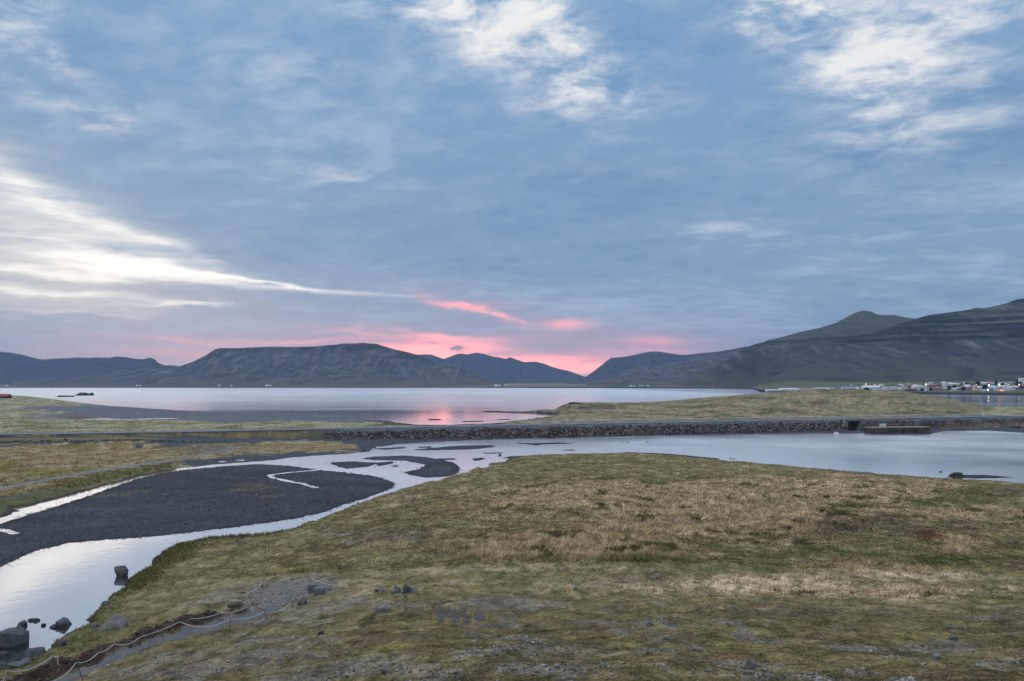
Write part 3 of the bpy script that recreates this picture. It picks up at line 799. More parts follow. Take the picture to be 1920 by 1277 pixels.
# ------------------------------------------------------------------ water
def water_mat(name, rough, base, kind):
    m, nt, p, out = new_mat(name)
    nt.nodes.remove(p)
    pos = geo_pos(nt)
    sp = nt.nodes.new('ShaderNodeSeparateXYZ'); nt.links.new(pos, sp.inputs[0])
    x, y = V(nt, sp.outputs[0]), V(nt, sp.outputs[1])
    dif = nt.nodes.new('ShaderNodeBsdfDiffuse'); dif.inputs[0].default_value = (*base, 1)
    gl = nt.nodes.new('ShaderNodeBsdfGlossy'); gl.distribution = 'GGX'
    gl.inputs[0].default_value = (.97, .97, .97, 1)
    lw = nt.nodes.new('ShaderNodeLayerWeight'); lw.inputs[0].default_value = 0.5
    fac = V(nt, lw.outputs['Facing']).ramp(0.35, 0.95, 0.25, 0.97)
    ms = nt.nodes.new('ShaderNodeMixShader')
    nt.links.new(fac.s, ms.inputs[0]); nt.links.new(dif.outputs[0], ms.inputs[1]); nt.links.new(gl.outputs[0], ms.inputs[2])
    nt.links.new(ms.outputs[0], out.inputs[0])
    if kind == 'sea':
        patch = noise(nt, comb(nt, x * 0.0016, y * 0.0042, 0), 1.0, 4, 0.55, 0.3)
        calm = noise(nt, comb(nt, x * 0.006, y * 0.016, 3), 1.0, 4, 0.55, 0.4)
        ax_, ay_ = (x + 115.0) * (1 / 95.0), (y - 500.0) * (1 / 60.0)
        lee = ((ax_ * ax_ + ay_ * ay_) * -1.0).exp()           # sheltered water off the sand flat
        r = y.ramp(370, 900, 0.085, 0.19) + y.ramp(700, 1800, 0.0, 0.08) - x.ramp(380, 520) * y.ramp(700, 900) * 0.09 + (patch - 0.5) * 0.10 + (calm - 0.5) * 0.14 - lee * 0.05
        nt.links.new(r.max(0.06).s, gl.inputs['Roughness'])
        h = noise(nt, comb(nt, x * 0.30, y * 0.16, 0), 1.0, 3, 0.5)
        b = nt.nodes.new('ShaderNodeBump'); b.inputs['Strength'].default_value = 0.18; b.inputs['Distance'].default_value = 0.25
    else:
        calm = noise(nt, comb(nt, x * 0.03, y * 0.04, 3), 1.0, 4, 0.55, 0.4)
        nt.links.new((calm.ramp(0.3, 0.75, rough * 0.5, rough * 2.2) + y.ramp(130, 250, 0.0, 0.17)).s, gl.inputs['Roughness'])
        h = noise(nt, comb(nt, x * 1.2, y * 0.9, 0), 1.0, 4, 0.55) * 0.6 + noise(nt, comb(nt, x * 0.25, y * 0.2, 5), 1.0, 3, 0.5)
        b = nt.nodes.new('ShaderNodeBump'); b.inputs['Strength'].default_value = 0.10; b.inputs['Distance'].default_value = 0.12
    nt.links.new(h.s, b.inputs['Height']); nt.links.new(b.outputs[0], gl.inputs['Normal'])
    return m
M_sea = water_mat('fjord water', 0.2, (.05, .07, .09), 'sea')
M_river = water_mat('river water', 0.06, (.05, .055, .055), 'river')
xs = np.linspace(-330, 330, 67)
rl = [(x, road_y(x)) for x in xs]
wb = MB()
wb.add([(-330, -100, 0)] + [(x, y, 0) for x, y in rl] + [(330, -100, 0)], [tuple([0] + list(range(1, 68)) + [68])[::-1]])
river = tag(wb.build('river', M_river), kind='structure')
wb = MB()
wb.add([(x, y, 0) for x, y in rl] + [(8800, 60, 0), (8800, 9800, 0), (-8800, 9800, 0), (-8800, 60, 0)], [tuple(range(71))[::-1]])
sea = tag(wb.build('sea', M_sea), kind='structure')
for o in (river, sea):
    if o.data.polygons[0].normal.z < 0: o.data.flip_normals()

# ------------------------------------------------------------------ far shore and mountains
def coast_d(px):
    return np.interp(px, [-2500, -700, 0, 600, 960, 1200, 1380, 1412, 1425, 1440, 1500, 1560, 1640, 1740, 1800, 1920, 2100, 2600, 4200],
                     [3700, 3800, 3900, 3950, 3800, 3500, 3250, 3000, 1800, 1720, 1650, 1620, 1560, 1420, 1350, 1290, 1200, 1150, 1100])

def far_z(X, Y):
    px = X / Y * F + 960
    dc = coast_d(px)
    e = Y - dc + (fbm(X * .01, Y * .01, 3, 5) - .5) * 40
    town = sstep(1410, 1480, px)
    z_t = np.minimum(e * .06, 1.6) + np.clip(e - 40, 0, 620) * .034 + np.clip(e - 660, 0, 4000) * .02
    z_f = np.minimum(e * .09, 6.0) + np.clip(e - 100, 0, 6000) * .0065
    z = z_f + (z_t - z_f) * town
    return np.where(e < 0, np.maximum(e * .05, -1.0), z) + (fbm(X * .004, Y * .004, 4, 6) - .5) * 5 * sstep(100, 600, e)

fu = np.concatenate([np.linspace(-2200, -60, 80)[:-1], np.arange(-60, 1990, 5.0), np.linspace(1995, 4000, 90)])
ft = np.concatenate([np.linspace(-60, 60, 9)[:-1], np.geomspace(60, 4200, 60)])
FD = coast_d(fu)[None, :] + ft[:, None]
FX = (fu[None, :] - 960) / F * FD
fz = far_z(FX.ravel(), FD.ravel())
e_ = (FD - coast_d(fu)[None, :]).ravel()
w = fbm(FX.ravel() * .0035, FD.ravel() * .003, 5, 91); w2 = fbm(FX.ravel() * .002, FD.ravel() * .004 + 7, 5, 92)
fc = np.array((.13, .115, .075))[None] + (np.array((.10, .13, .06)) - np.array((.13, .115, .075)))[None] * sstep(.45, .65, w)[:, None]
fc = fc + (np.array((.19, .15, .10))[None] - fc) * sstep(.5, .66, w2)[:, None]
tw_ = sstep(1405, 1440, (FX / FD * F + 960).ravel())[:, None]
fc = fc + (np.array((.075, .08, .045))[None] * (.6 + .8 * w[:, None]) - fc) * tw_
fc = fc * np.array((1.45, 1.35, 1.3))
fc = np.where((e_ < 90)[:, None], np.array((.02, .021, .025))[None], fc)
M_far = attr_mat('moorland', (0.3, 0.02), bs=0.0)
far = tag(link('shore', mesh_np('shore', np.stack([FX.ravel(), FD.ravel(), fz], -1), grid_faces(len(ft), len(fu))[:, ::-1], M_far, True, fc)), kind='structure')

def mountain_mat(name, rock, light, green, zc=None, streak=1.0, gtop=0.0, rim=0.0, cragw=0.15):
    m, nt, p, out = new_mat(name)
    pos = geo_pos(nt)
    sp = nt.nodes.new('ShaderNodeSeparateXYZ'); nt.links.new(pos, sp.inputs[0])
    x, y, z = (V(nt, sp.outputs[i]) for i in range(3))
    st = noise(nt, comb(nt, x * 0.012, y * 0.0018, z * 0.0016), 1.0, 6, 0.6, 0.6)
    st2 = noise(nt, comb(nt, x * 0.035, y * 0.004, z * 0.004), 1.0, 5, 0.6, 0.4)
    pt = noise(nt, pos, 0.0045, 6, 0.6, 0.4)
    a = nt.nodes.new('ShaderNodeAttribute'); a.attribute_name = 'slope'
    hgt = V(nt, a.outputs['Fac'])
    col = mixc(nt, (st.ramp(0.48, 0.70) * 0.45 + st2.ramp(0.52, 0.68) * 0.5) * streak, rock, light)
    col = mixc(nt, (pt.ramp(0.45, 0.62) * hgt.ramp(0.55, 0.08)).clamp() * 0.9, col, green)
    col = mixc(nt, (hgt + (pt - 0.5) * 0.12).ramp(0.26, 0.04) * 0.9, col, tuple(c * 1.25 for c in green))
    if gtop: col = mixc(nt, (pt.ramp(0.35, 0.6) * hgt.ramp(0.6, 0.8)) * gtop, col, green)
    if zc is not None:
        band = noise(nt, comb(nt, x * 0.0015, y * 0.0015, z * 0.055), 1.0, 4, 0.65)
        up = (z + (pt - 0.5) * 16).ramp(zc - 3, zc + 6)
        bc = mixc(nt, band.ramp(0.42, 0.60), tuple(c * 0.35 for c in rock), tuple(c * 1.9 for c in green))
        col = mixc(nt, up * 0.85, col, bc)
    if rim:
        col = mixc(nt, hgt.ramp(0.80, 0.90) * (1.0 - pt.ramp(0.45, 0.6) * 0.6) * rim, col, tuple(c * 0.55 for c in rock))
    vein = noise(nt, comb(nt, x * 0.006, y * 0.004, z * 0.012), 1.0, 8, 0.68, 1.2)
    crag = noise(nt, pos, 0.011, 8, 0.72, 0.6)
    col = mixc(nt, crag.ramp(0.50, 0.64) * hgt.ramp(0.02, 0.25) * cragw * streak, col, light)
    col = mixc(nt, vein.ramp(0.50, 0.36) * 0.75, col, tuple(c * 0.5 for c in rock))
    nt.links.new(col, p.inputs['Base Color'])
    p.inputs['Roughness'].default_value = 0.95; p.inputs['Specular IOR Level'].default_value = 0.05
    bump(nt, p, st2 * 1.0 + st * 1.2 + vein * 0.9, 1.0, 22.0)
    return m

def mountain(label, ridge, base_d, prof, mat, seed, rough=10.0, cols=420, rows=110, jag=1.5, back=0.9, terr=None, base_z=0.0, gully=1.0, ext=True):
    """ridge: (px, py, distance) along the sky line; the slope falls to base_d in front and away again behind"""
    r = np.array(ridge, float)
    px = np.linspace(r[0, 0], r[-1, 0], cols)
    py = np.interp(px, r[:, 0], r[:, 1]); dr = np.interp(px, r[:, 0], r[:, 2])
    py = py + (fbm(px * .06, px * 0 + seed, 4, seed) - .5) * jag * 2
    bd = np.interp(px, [b[0] for b in base_d], [b[1] for b in base_d])
    zr = HC - dr * (py - HY) / F
    tt = np.concatenate([np.linspace(0, 1, rows), 1 + np.linspace(0, 1, 26)[1:] * 1.0])
    T = tt[:, None]
    D = np.where(T <= 1, bd + (dr - bd) * T, dr + (dr - bd) * (T - 1) * back)
    U = (px[None, :] - 960) / F
    X = U * D
    pf = np.interp(np.clip(T, 0, 1), [p[0] for p in prof], [p[1] for p in prof])
    zb = far_z(X.ravel(), D.ravel()).reshape(X.shape) - 3.0 + base_z
    bk = sstep(0, 1, T - 1)
    top = np.broadcast_to(zr[None, :], X.shape)
    s_ = seed * 13.7
    k = np.clip(zr[None, :] / 200.0, .25, 1.3)
    # gullies run down the slope; spurs wander sideways
    wob = (fbm(X * .0015, D * .002, 4, seed + 1) - .5) * 260
    g1 = np.abs(fbm((X + wob) * .0075 + s_, D * .0009, 4, seed + 2, .6) - .5) * 2
    g2 = fbm((X + wob) * .022 + s_, D * .0030, 4, seed + 3, .6) - .5
    g3 = fbm(X * .0035, D * .0035, 5, seed + 4, .55) - .5
    win = np.clip(T, 0, 1) ** .7 * np.clip((1 - T) * 5, 0, 1)
    z = zb + np.maximum(top - zb, 0) * pf
    z = z + win * k * rough * (gully * (g1 - .3) * 1.6 + g2 * .9 * gully + g3 * 3.2)
    if terr is not None:
        zc, h, amt = terr
        q = (z - zc) / h
        stp = np.floor(q) + sstep(.55, .95, q - np.floor(q))
        z = np.where((z > zc) & (T <= 1), z + (zc + stp * h - z) * amt * sstep(1.0, .93, T), z)
    z = np.where(T > 1, top + (fbm(X * .004, D * .004, 4, seed + 5) - .5) * 8 * np.clip((T - 1) * 6, 0, 1) - bk * (top - zb + 4), z)
    # nothing on the near slope may rise above the sky line the ridge draws
    lim = HC + (top - HC) * D / dr[None, :] - 0.4
    z = np.where(T < 1, np.minimum(z, np.maximum(lim, zb)), z)
    slope = np.clip((z - zb) / np.maximum(zr.max() * .9, 1), 0, 1)
    V_ = np.stack([X.ravel(), D.ravel() + 0 * X.ravel(), z.ravel()], -1)
    me = mesh_np('mountain', V_, grid_faces(len(tt), cols)[:, ::-1], mat, True, attrs={'slope': slope.ravel()})
    o = link('mountain', me)
    return tag(o, label, 'mountain', kind='structure')

P_SCREE = [(0, 0), (.18, .05), (.35, .17), (.55, .40), (.75, .68), (.86, .84), (.91, .93), (1, 1)]
P_MESA = [(0, 0), (.2, .05), (.4, .16), (.6, .37), (.78, .66), (.88, .82), (.92, .96), (1, 1)]
P_SOFT = [(0, 0), (.25, .12), (.5, .36), (.75, .70), (1, 1)]
ROCK = (.1, .1, .1)
M_mtB = mountain_mat('mesa slopes', (.075, .075, .088), (.25, .23, .225), (.105, .095, .075), streak=1.0, gtop=.3, rim=.8, cragw=.5)
M_mtF = mountain_mat('scree slopes', (.052, .054, .070), (.27, .25, .26), (.065, .070, .05), zc=188, streak=1.0)
M_mtG = mountain_mat('grassy peak', (.085, .085, .08), (.17, .155, .11), (.11, .105, .07), streak=.4, gtop=.9)
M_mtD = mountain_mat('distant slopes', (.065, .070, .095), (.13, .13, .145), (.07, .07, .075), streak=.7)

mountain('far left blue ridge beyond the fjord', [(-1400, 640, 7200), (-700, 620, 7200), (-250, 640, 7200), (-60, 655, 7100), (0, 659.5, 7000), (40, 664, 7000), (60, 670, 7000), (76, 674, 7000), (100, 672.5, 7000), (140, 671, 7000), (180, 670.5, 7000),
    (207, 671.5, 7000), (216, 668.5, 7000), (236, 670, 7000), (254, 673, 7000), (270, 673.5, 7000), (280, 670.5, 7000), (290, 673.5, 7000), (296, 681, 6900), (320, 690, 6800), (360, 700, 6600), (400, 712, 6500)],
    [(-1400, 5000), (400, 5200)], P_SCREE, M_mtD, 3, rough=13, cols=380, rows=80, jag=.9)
mountain('low green shoulder in front of the far left ridge', [(20, 716, 5400), (90, 710, 5400), (160, 703, 5400), (230, 694, 5400), (270, 689, 5500), (300, 684.5, 5600), (325, 685.5, 5700), (345, 687, 5700), (380, 690, 5600), (450, 700, 5400), (520, 712, 5200)],
    [(20, 4300), (520, 4200)], P_SOFT, M_mtB, 5, rough=9, cols=160, rows=60, jag=.6)
mountain('long flat-topped mountain left of centre', [(250, 708, 5200), (300, 697, 5300), (340, 686, 5400), (362, 678, 5400), (385, 667, 5400), (400, 657, 5400), (406, 654, 5400), (414, 653, 5400), (450, 652.5, 5400), (500, 650, 5500), (560, 650.5, 5500), (590, 649.5, 5500), (630, 646, 5500),
    (643, 643.5, 5500), (668, 644, 5500), (680, 642.6, 5500), (690, 644, 5500), (706, 644.8, 5500), (716, 648, 5500), (740, 655, 5400), (770, 661.5, 5400), (790, 668, 5300), (815, 677, 5200), (840, 684, 5100), (870, 693, 5000), (900, 706, 4900), (920, 714.5, 4800), (950, 718, 4700)],
    [(250, 4250), (600, 4150), (950, 4200)], P_MESA, M_mtB, 9, rough=15, cols=420, rows=120, jag=.5)
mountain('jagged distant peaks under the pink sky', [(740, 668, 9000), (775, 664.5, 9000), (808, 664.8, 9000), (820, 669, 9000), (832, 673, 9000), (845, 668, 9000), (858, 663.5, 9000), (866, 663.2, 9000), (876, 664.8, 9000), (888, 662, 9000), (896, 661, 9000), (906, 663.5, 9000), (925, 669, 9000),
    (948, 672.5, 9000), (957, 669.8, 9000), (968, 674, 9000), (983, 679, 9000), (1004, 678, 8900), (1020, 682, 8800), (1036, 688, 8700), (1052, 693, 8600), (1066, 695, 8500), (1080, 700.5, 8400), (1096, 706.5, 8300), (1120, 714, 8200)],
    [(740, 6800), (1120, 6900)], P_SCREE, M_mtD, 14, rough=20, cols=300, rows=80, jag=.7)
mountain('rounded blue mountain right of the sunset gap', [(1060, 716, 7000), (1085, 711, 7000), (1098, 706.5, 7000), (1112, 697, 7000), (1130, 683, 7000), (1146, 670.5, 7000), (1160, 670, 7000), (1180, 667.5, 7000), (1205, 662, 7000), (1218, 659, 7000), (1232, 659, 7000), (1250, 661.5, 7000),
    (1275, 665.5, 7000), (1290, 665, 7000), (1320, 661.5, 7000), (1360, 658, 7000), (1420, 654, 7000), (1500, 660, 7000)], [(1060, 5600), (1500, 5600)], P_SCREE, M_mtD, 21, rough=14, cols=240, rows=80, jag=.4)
mountain('green spur below the rounded blue mountain', [(1100, 718, 4500), (1140, 712, 4700), (1158, 704, 4900), (1175, 694, 5000), (1186, 688, 5000), (1215, 686, 5000), (1240, 685, 5000), (1262, 681.5, 5000), (1290, 674, 5000), (1310, 668, 5000), (1345, 660, 5000), (1400, 650, 5000), (1480, 650, 5000)],
    [(1100, 3900), (1250, 3700), (1480, 3400)], P_SOFT, M_mtB, 25, rough=12, cols=220, rows=80, jag=.6)
mountain('grassy pyramid peak on the right behind the scree wall', [(1340, 690, 4600), (1400, 655, 4600), (1440, 638, 4600), (1470, 631, 4600), (1500, 622.5, 4600), (1540, 614, 4600), (1565, 606, 4600), (1585, 596, 4600), (1600, 588, 4600), (1612, 583.5, 4600), (1622, 582.5, 4600), (1633, 584.5, 4600),
    (1645, 590, 4600), (1662, 591, 4600), (1678, 590.5, 4600), (1695, 595, 4600), (1712, 597, 4600), (1740, 598, 4600), (1800, 600, 4600), (1900, 600, 4600)], [(1340, 3600), (1900, 3600)], P_SOFT, M_mtG, 33, rough=9, cols=260, rows=90, jag=.4, terr=(240, 22, .5))
mountain('dark scree wall with rock bands above the town', [(1230, 722.5, 4100), (1290, 712, 4000), (1320, 699, 3900), (1345, 686, 3850), (1365, 673, 3800), (1380, 662.5, 3750), (1395, 653, 3700), (1415, 645.5, 3650), (1440, 639.5, 3600), (1480, 634, 3500), (1530, 631, 3450), (1600, 627, 3400), (1650, 618, 3350),
    (1690, 607, 3300), (1715, 598.5, 3300), (1740, 591, 3300), (1780, 586, 3300), (1812, 581.5, 3300), (1830, 576.5, 3300), (1846, 578, 3300), (1868, 573.5, 3300), (1890, 568, 3300), (1905, 562, 3300), (1920, 559.5, 3300), (1980, 552, 3300), (2100, 535, 3300), (2400, 540, 3300), (3000, 560, 3200), (3900, 600, 3100)],
    [(1230, 3700), (1340, 3500), (1420, 3250), (1480, 2700), (1560, 2450), (1700, 2300), (1920, 2200), (3900, 2000)], P_SCREE, M_mtF, 40, rough=12, cols=640, rows=200, jag=.7, terr=(196, 20, .75), gully=1.2)

# ------------------------------------------------------------------ road
rx = np.linspace(-330, 330, 221)
ry, rz = road_y(rx), road_z(rx)
vs = []
for o_, dz_ in ((-4.6, .05), (-3.7, .09), (3.7, .09), (4.6, .05)):
    vs.append(np.stack([rx, ry + o_, rz + dz_], -1))
road = tag(link('road', mesh_np('road', np.concatenate(vs), grid_faces(4, len(rx))[:, ::-1], plain('asphalt', (.15, .165, .185), .75, .2, .6), True)), kind='structure')

# ------------------------------------------------------------------ rocks
def ico(sub):
    bm = bmesh.new(); bmesh.ops.create_icosphere(bm, subdivisions=sub, radius=1.0)
    v = np.array([x.co[:] for x in bm.verts], np.float32); f = np.array([[q.index for q in p.verts] for p in bm.faces], np.int32)
    bm.free(); return v, f
ICO = {1: ico(1), 2: ico(2), 3: ico(3), 4: ico(4)}

def hull_shape(pts, cuts=3, rough=.04, seed=0):
    """a crisp faceted stone: the hull of some corner points, roughened"""
    bm = bmesh.new()
    for p in pts: bm.verts.new(p)
    r = bmesh.ops.convex_hull(bm, input=bm.verts[:])
    bmesh.ops.delete(bm, geom=list({g for g in r['geom_interior'] + r['geom_unused'] if isinstance(g, bmesh.types.BMVert)}), context='VERTS')
    bmesh.ops.bevel(bm, geom=bm.edges[:], offset=.05, segments=1, affect='EDGES', clamp_overlap=True)
    bmesh.ops.triangulate(bm, faces=bm.faces[:])
    if cuts: bmesh.ops.subdivide_edges(bm, edges=bm.edges[:], cuts=cuts, use_grid_fill=True)
    bmesh.ops.triangulate(bm, faces=bm.faces[:])
    bm.verts.ensure_lookup_table(); bm.verts.index_update()
    v = np.array([x.co[:] for x in bm.verts], np.float32); f = np.array([[q.index for q in p.verts] for p in bm.faces], np.int32)
    bm.free()
    k = (fbm(v[:, 0] * 2.5 + seed, v[:, 1] * 2.5 + v[:, 2] * 2.1, 5, seed, .6) - .5) * rough * 3
    k2 = (fbm(v[:, 2] * 2.5 + seed, v[:, 1] * 2.5 - v[:, 0] * 2.1, 5, seed + 9, .6) - .5) * rough * 3
    return v * (1 + k)[:, None] + np.stack([k2, k, k2], -1) * .3, f

def rock_shape(seed, size=(1, 1, 1), sub=3, cuts=14, rough=0.05, boxy=True):
    r = np.random.RandomState(seed)
    n = cuts + 4
    p = r.normal(size=(n, 3)); p /= np.linalg.norm(p, axis=1)[:, None]
    e = .55 if boxy else .85                       # squarer or rounder
    p = np.sign(p) * np.abs(p) ** e
    p *= r.uniform(.72, 1.0, n)[:, None]
    p /= np.abs(p).max(0)[None]
    v, f = hull_shape([tuple(q) for q in p], 3 if sub >= 4 else 2, rough, seed)
    return v * np.array(size)[None], f

def stone_mat(name, dark, light, moss=None, wetline=None):
    m, nt, p, out = new_mat(name)
    pos = geo_pos(nt)
    n1 = noise(nt, pos, 2.2, 7, 0.65, 0.4); n2 = noise(nt, pos, 13, 5, 0.7)
    col = mixc(nt, (n1 * 0.7 + n2 * 0.4).ramp(.4, .72), dark, light)
    if moss:
        nz = nt.nodes.new('ShaderNodeNewGeometry')
        sp = nt.nodes.new('ShaderNodeSeparateXYZ'); nt.links.new(nz.outputs['Position'], sp.inputs[0])
        col = mixc(nt, (noise(nt, pos, 3.1, 5, .6).ramp(.50, .62) * .8), col, moss)
    if wetline is not None:
        gz = nt.nodes.new('ShaderNodeNewGeometry')
        sp = nt.nodes.new('ShaderNodeSeparateXYZ'); nt.links.new(gz.outputs['Position'], sp.inputs[0])
        wet = (V(nt, sp.outputs[2]) + (n1 - .5) * .2).ramp(wetline + .12, wetline)
        col = mixc(nt, wet * .75, col, tuple(c * .3 for c in dark))
    nt.links.new(col, p.inputs['Base Color'])
    p.inputs['Roughness'].default_value = .8; p.inputs['Specular IOR Level'].default_value = .35
    bump(nt, p, n1 * 1.0 + n2 * .5, .7, .06)
    return m
M_basalt = stone_mat('grey basalt', (.05, .053, .058), (.13, .13, .135), wetline=.22)
M_basalt2 = stone_mat('lichen basalt', (.09, .09, .092), (.24, .235, .225), moss=(.10, .10, .045))
M_dark = stone_mat('dark sea rock', (.022, .023, .025), (.06, .058, .055))
M_block = stone_mat('cut basalt', (.10, .108, .118), (.18, .19, .20))

def rock(label, px, py_base, w_px, h_px, seed, mat=M_basalt, cat='boulder', group=None, depth=.8, sink=.25, cuts=13, sub=3, rz=None, name='boulder', tilt=0.0, rough=.05, boxy=True):
    """a rock whose foot the photograph shows at px, py_base"""
    p = pick(px, py_base)
    w = w_px / F * p.y; h = h_px / F * p.y
    v, f = rock_shape(seed, (w * .54, w * .54 * depth, h * (.5 + sink)), sub, cuts, rough, boxy)
    v[:, 2] += h * (.5 - sink)
    if tilt:
        c, s = math.cos(tilt), math.sin(tilt); x, z = v[:, 0].copy(), v[:, 2].copy(); v[:, 0], v[:, 2] = x * c - z * s, x * s + z * c
    o = link(name, mesh_np(name, v, f, mat, False), loc=(p.x, p.y + w * .2, max(p.z, -.02)))
    return tag(o, label, cat, group)

def outcrop(label, px, py, w_px, h_px, seed, mat=M_basalt2, n=5, cat='outcrop', name='outcrop', spread=.3):
    """several steep slabs of rock grown together"""
    p = pick(px, py); w = w_px / F * p.y; h = h_px / F * p.y
    r = np.random.RandomState(seed); VV, FF, o_ = [], [], 0
    for i in range(n):
        t = (i + .5) / n - .5
        hh = h * (1 - abs(t) * 1.1) * r.uniform(.75, 1.1); ww = w / n * r.uniform(.8, 1.5)
        v, f = rock_shape(seed * 10 + i, (ww, w * .3, hh), 3, 9, .09, False)
        a = r.uniform(-.45, .45); c, s_ = math.cos(a), math.sin(a)
        x, z = v[:, 0].copy(), v[:, 2].copy(); v[:, 0], v[:, 2] = x * c - z * s_, x * s_ + z * c
        v[:, 0] += t * w * .85; v[:, 1] += r.uniform(-.2, .2) * w
        VV.append(v); FF.append(f + o_); o_ += len(v)
    o = link(name, mesh_np(name, np.concatenate(VV), np.concatenate(FF), mat, False), loc=(p.x, p.y + w * .2, p.z))
    return tag(o, label, cat)
rock('squarish dark boulder standing alone in the river by the grass bank', 223, 1089, 24, 20, 101, cuts=12, sub=4)
rock('largest grey boulder at the bottom left edge of the water', 9, 1238, 50, 36, 117, cuts=12, sub=4, depth=.9)
rock('low slab-topped boulder just right of the largest grey boulder', 62, 1233, 35, 17, 103, sub=4)
rock('smooth round boulder at the tip of the mossy bank', 116, 1187, 27, 15, 104, cuts=9, sub=4)
rock('flat wet stone beside the smooth round boulder', 97, 1194, 15, 7, 105, cuts=9)
rock('dark rounded stone in the shallows left of the stepping stones', 38, 1193, 20, 12, 106, cuts=9)
rock('long thin wet stone lying low in the shallows', 62, 1183, 23, 5, 107, depth=.4)
rock('small black stone lying low between the thin stone and the bank', 80, 1191, 9, 5, 108)
rock('tiny black stone beneath the long thin wet stone', 66, 1187, 5, 3, 109, sub=2)
M_pale = stone_mat('pale basalt', (.12, .115, .11), (.27, .255, .24))
p_ = pick(207, 1180); w_ = 50 / F * p_.y
v, f = hull_shape([(-.48, -.2, -.1), (-.42, .3, -.1), (.5, -.25, -.1), (.52, .3, -.1), (.06, .0, .52), (.2, .12, .50), (.46, .1, .33), (-.30, -.05, .16), (.30, -.22, .22), (.5, .0, .25)], 4, .02, 5)
tag(link('boulder', mesh_np('boulder', v * w_, f, M_pale, False), loc=(p_.x, p_.y + .3, p_.z)), 'pale pointed slab leaning out of the grassy bank', 'boulder')
rock('small grey stone at the left foot of the pale pointed slab', 176, 1178, 14, 9, 111, M_basalt2)
rock('dark rock wedged under the mossy bank beside the water', 112, 1213, 20, 12, 112, M_basalt)
rock('flat stone half under water below the largest boulder', 30, 1252, 36, 8, 113, cuts=9)
rock('grey stone at the very edge of the picture under the largest boulder', 4, 1246, 26, 14, 114)
rock('dark wet stone in the narrow channel below the low slab-topped boulder', 48, 1243, 18, 6, 115)
rock('flat stone just off the grass bank right of the lone river boulder', 238, 1098, 11, 4, 116, cuts=9)
rock('dark stone under the overhanging grass edge upstream of the pointed slab', 195, 1136, 13, 7, 118)
outcrop('jagged black-topped outcrop, the bigger of two in the meadow', 764, 1113, 28, 23, 121, n=5)
outcrop('pale lichened rock against the left side of the jagged outcrop', 743, 1113, 20, 16, 122, n=3)
rock('small stone lying in the grass below the jagged outcrop', 760, 1121, 7, 6, 123, M_basalt2)
outcrop('smaller lone outcrop with grass at its foot left of the jagged one', 714, 1110, 20, 13, 124, n=4)
rock('low grey rock sunk in the turf below the two outcrops', 716, 1148, 26, 11, 125, M_basalt2, cuts=14, sub=4, cat='outcrop', name='outcrop')
rock('dark slate-coloured stone on the near slope at the bottom', 1407, 1256, 20, 14, 126, M_basalt, cuts=11, tilt=-.4)
rock('dark stone on the near slope at the lower right', 1790, 1201, 15, 8, 127, M_basalt)
rock('grey stone in the stony patch at the lower right', 1757, 1237, 14, 9, 128, M_basalt2)
rock('stone in the grass right of the dug-over earth patch', 1080, 1106, 10, 5, 129, M_basalt2)
rock('brown stone half sunk in the slope below the dug-over patch', 1219, 1174, 12, 6, 130, M_basalt)
rock('dark stone by the heather below the stone seats', 601, 1190, 12, 8, 131, M_basalt)
outcrop('black rock at the head of the bar in the lagoon', 1797, 893.5, 24, 9, 132, M_dark, 4, 'rock', 'rock')
outcrop('left hump of the black skerry off the green spit', 155, 741, 22, 6.5, 133, M_dark, 4, 'skerry', 'skerry')
outcrop('right hump of the black skerry off the green spit', 168, 741.2, 15, 5, 134, M_dark, 3, 'skerry', 'skerry')
rock('low flat skerry just off the tip of the green spit', 120, 744, 30, 2.6, 135, M_dark, cat='skerry', name='skerry', depth=.4)
rock('dark rock lying in the lagoon mud left of the meadow point', 668, 836.5, 5, 2.5, 136, M_dark, cat='rock', name='rock')
rock('dark rock at the foot of the causeway beside the sand flat', 683, 845, 5, 2.5, 137, M_dark, cat='rock', name='rock')
rock('black stone on the river edge below the meadow point', 937, 855.5, 6, 3, 138, M_dark, cat='rock', name='rock')
rock('dark rock at the foot of the embankment at the right edge', 1908, 803, 14, 6, 139, M_dark, cat='rock', name='rock')
rock('dark rock on the crest of the headland above the shingle', 1078, 757, 22, 3, 140, M_dark, cat='rock', name='rock')

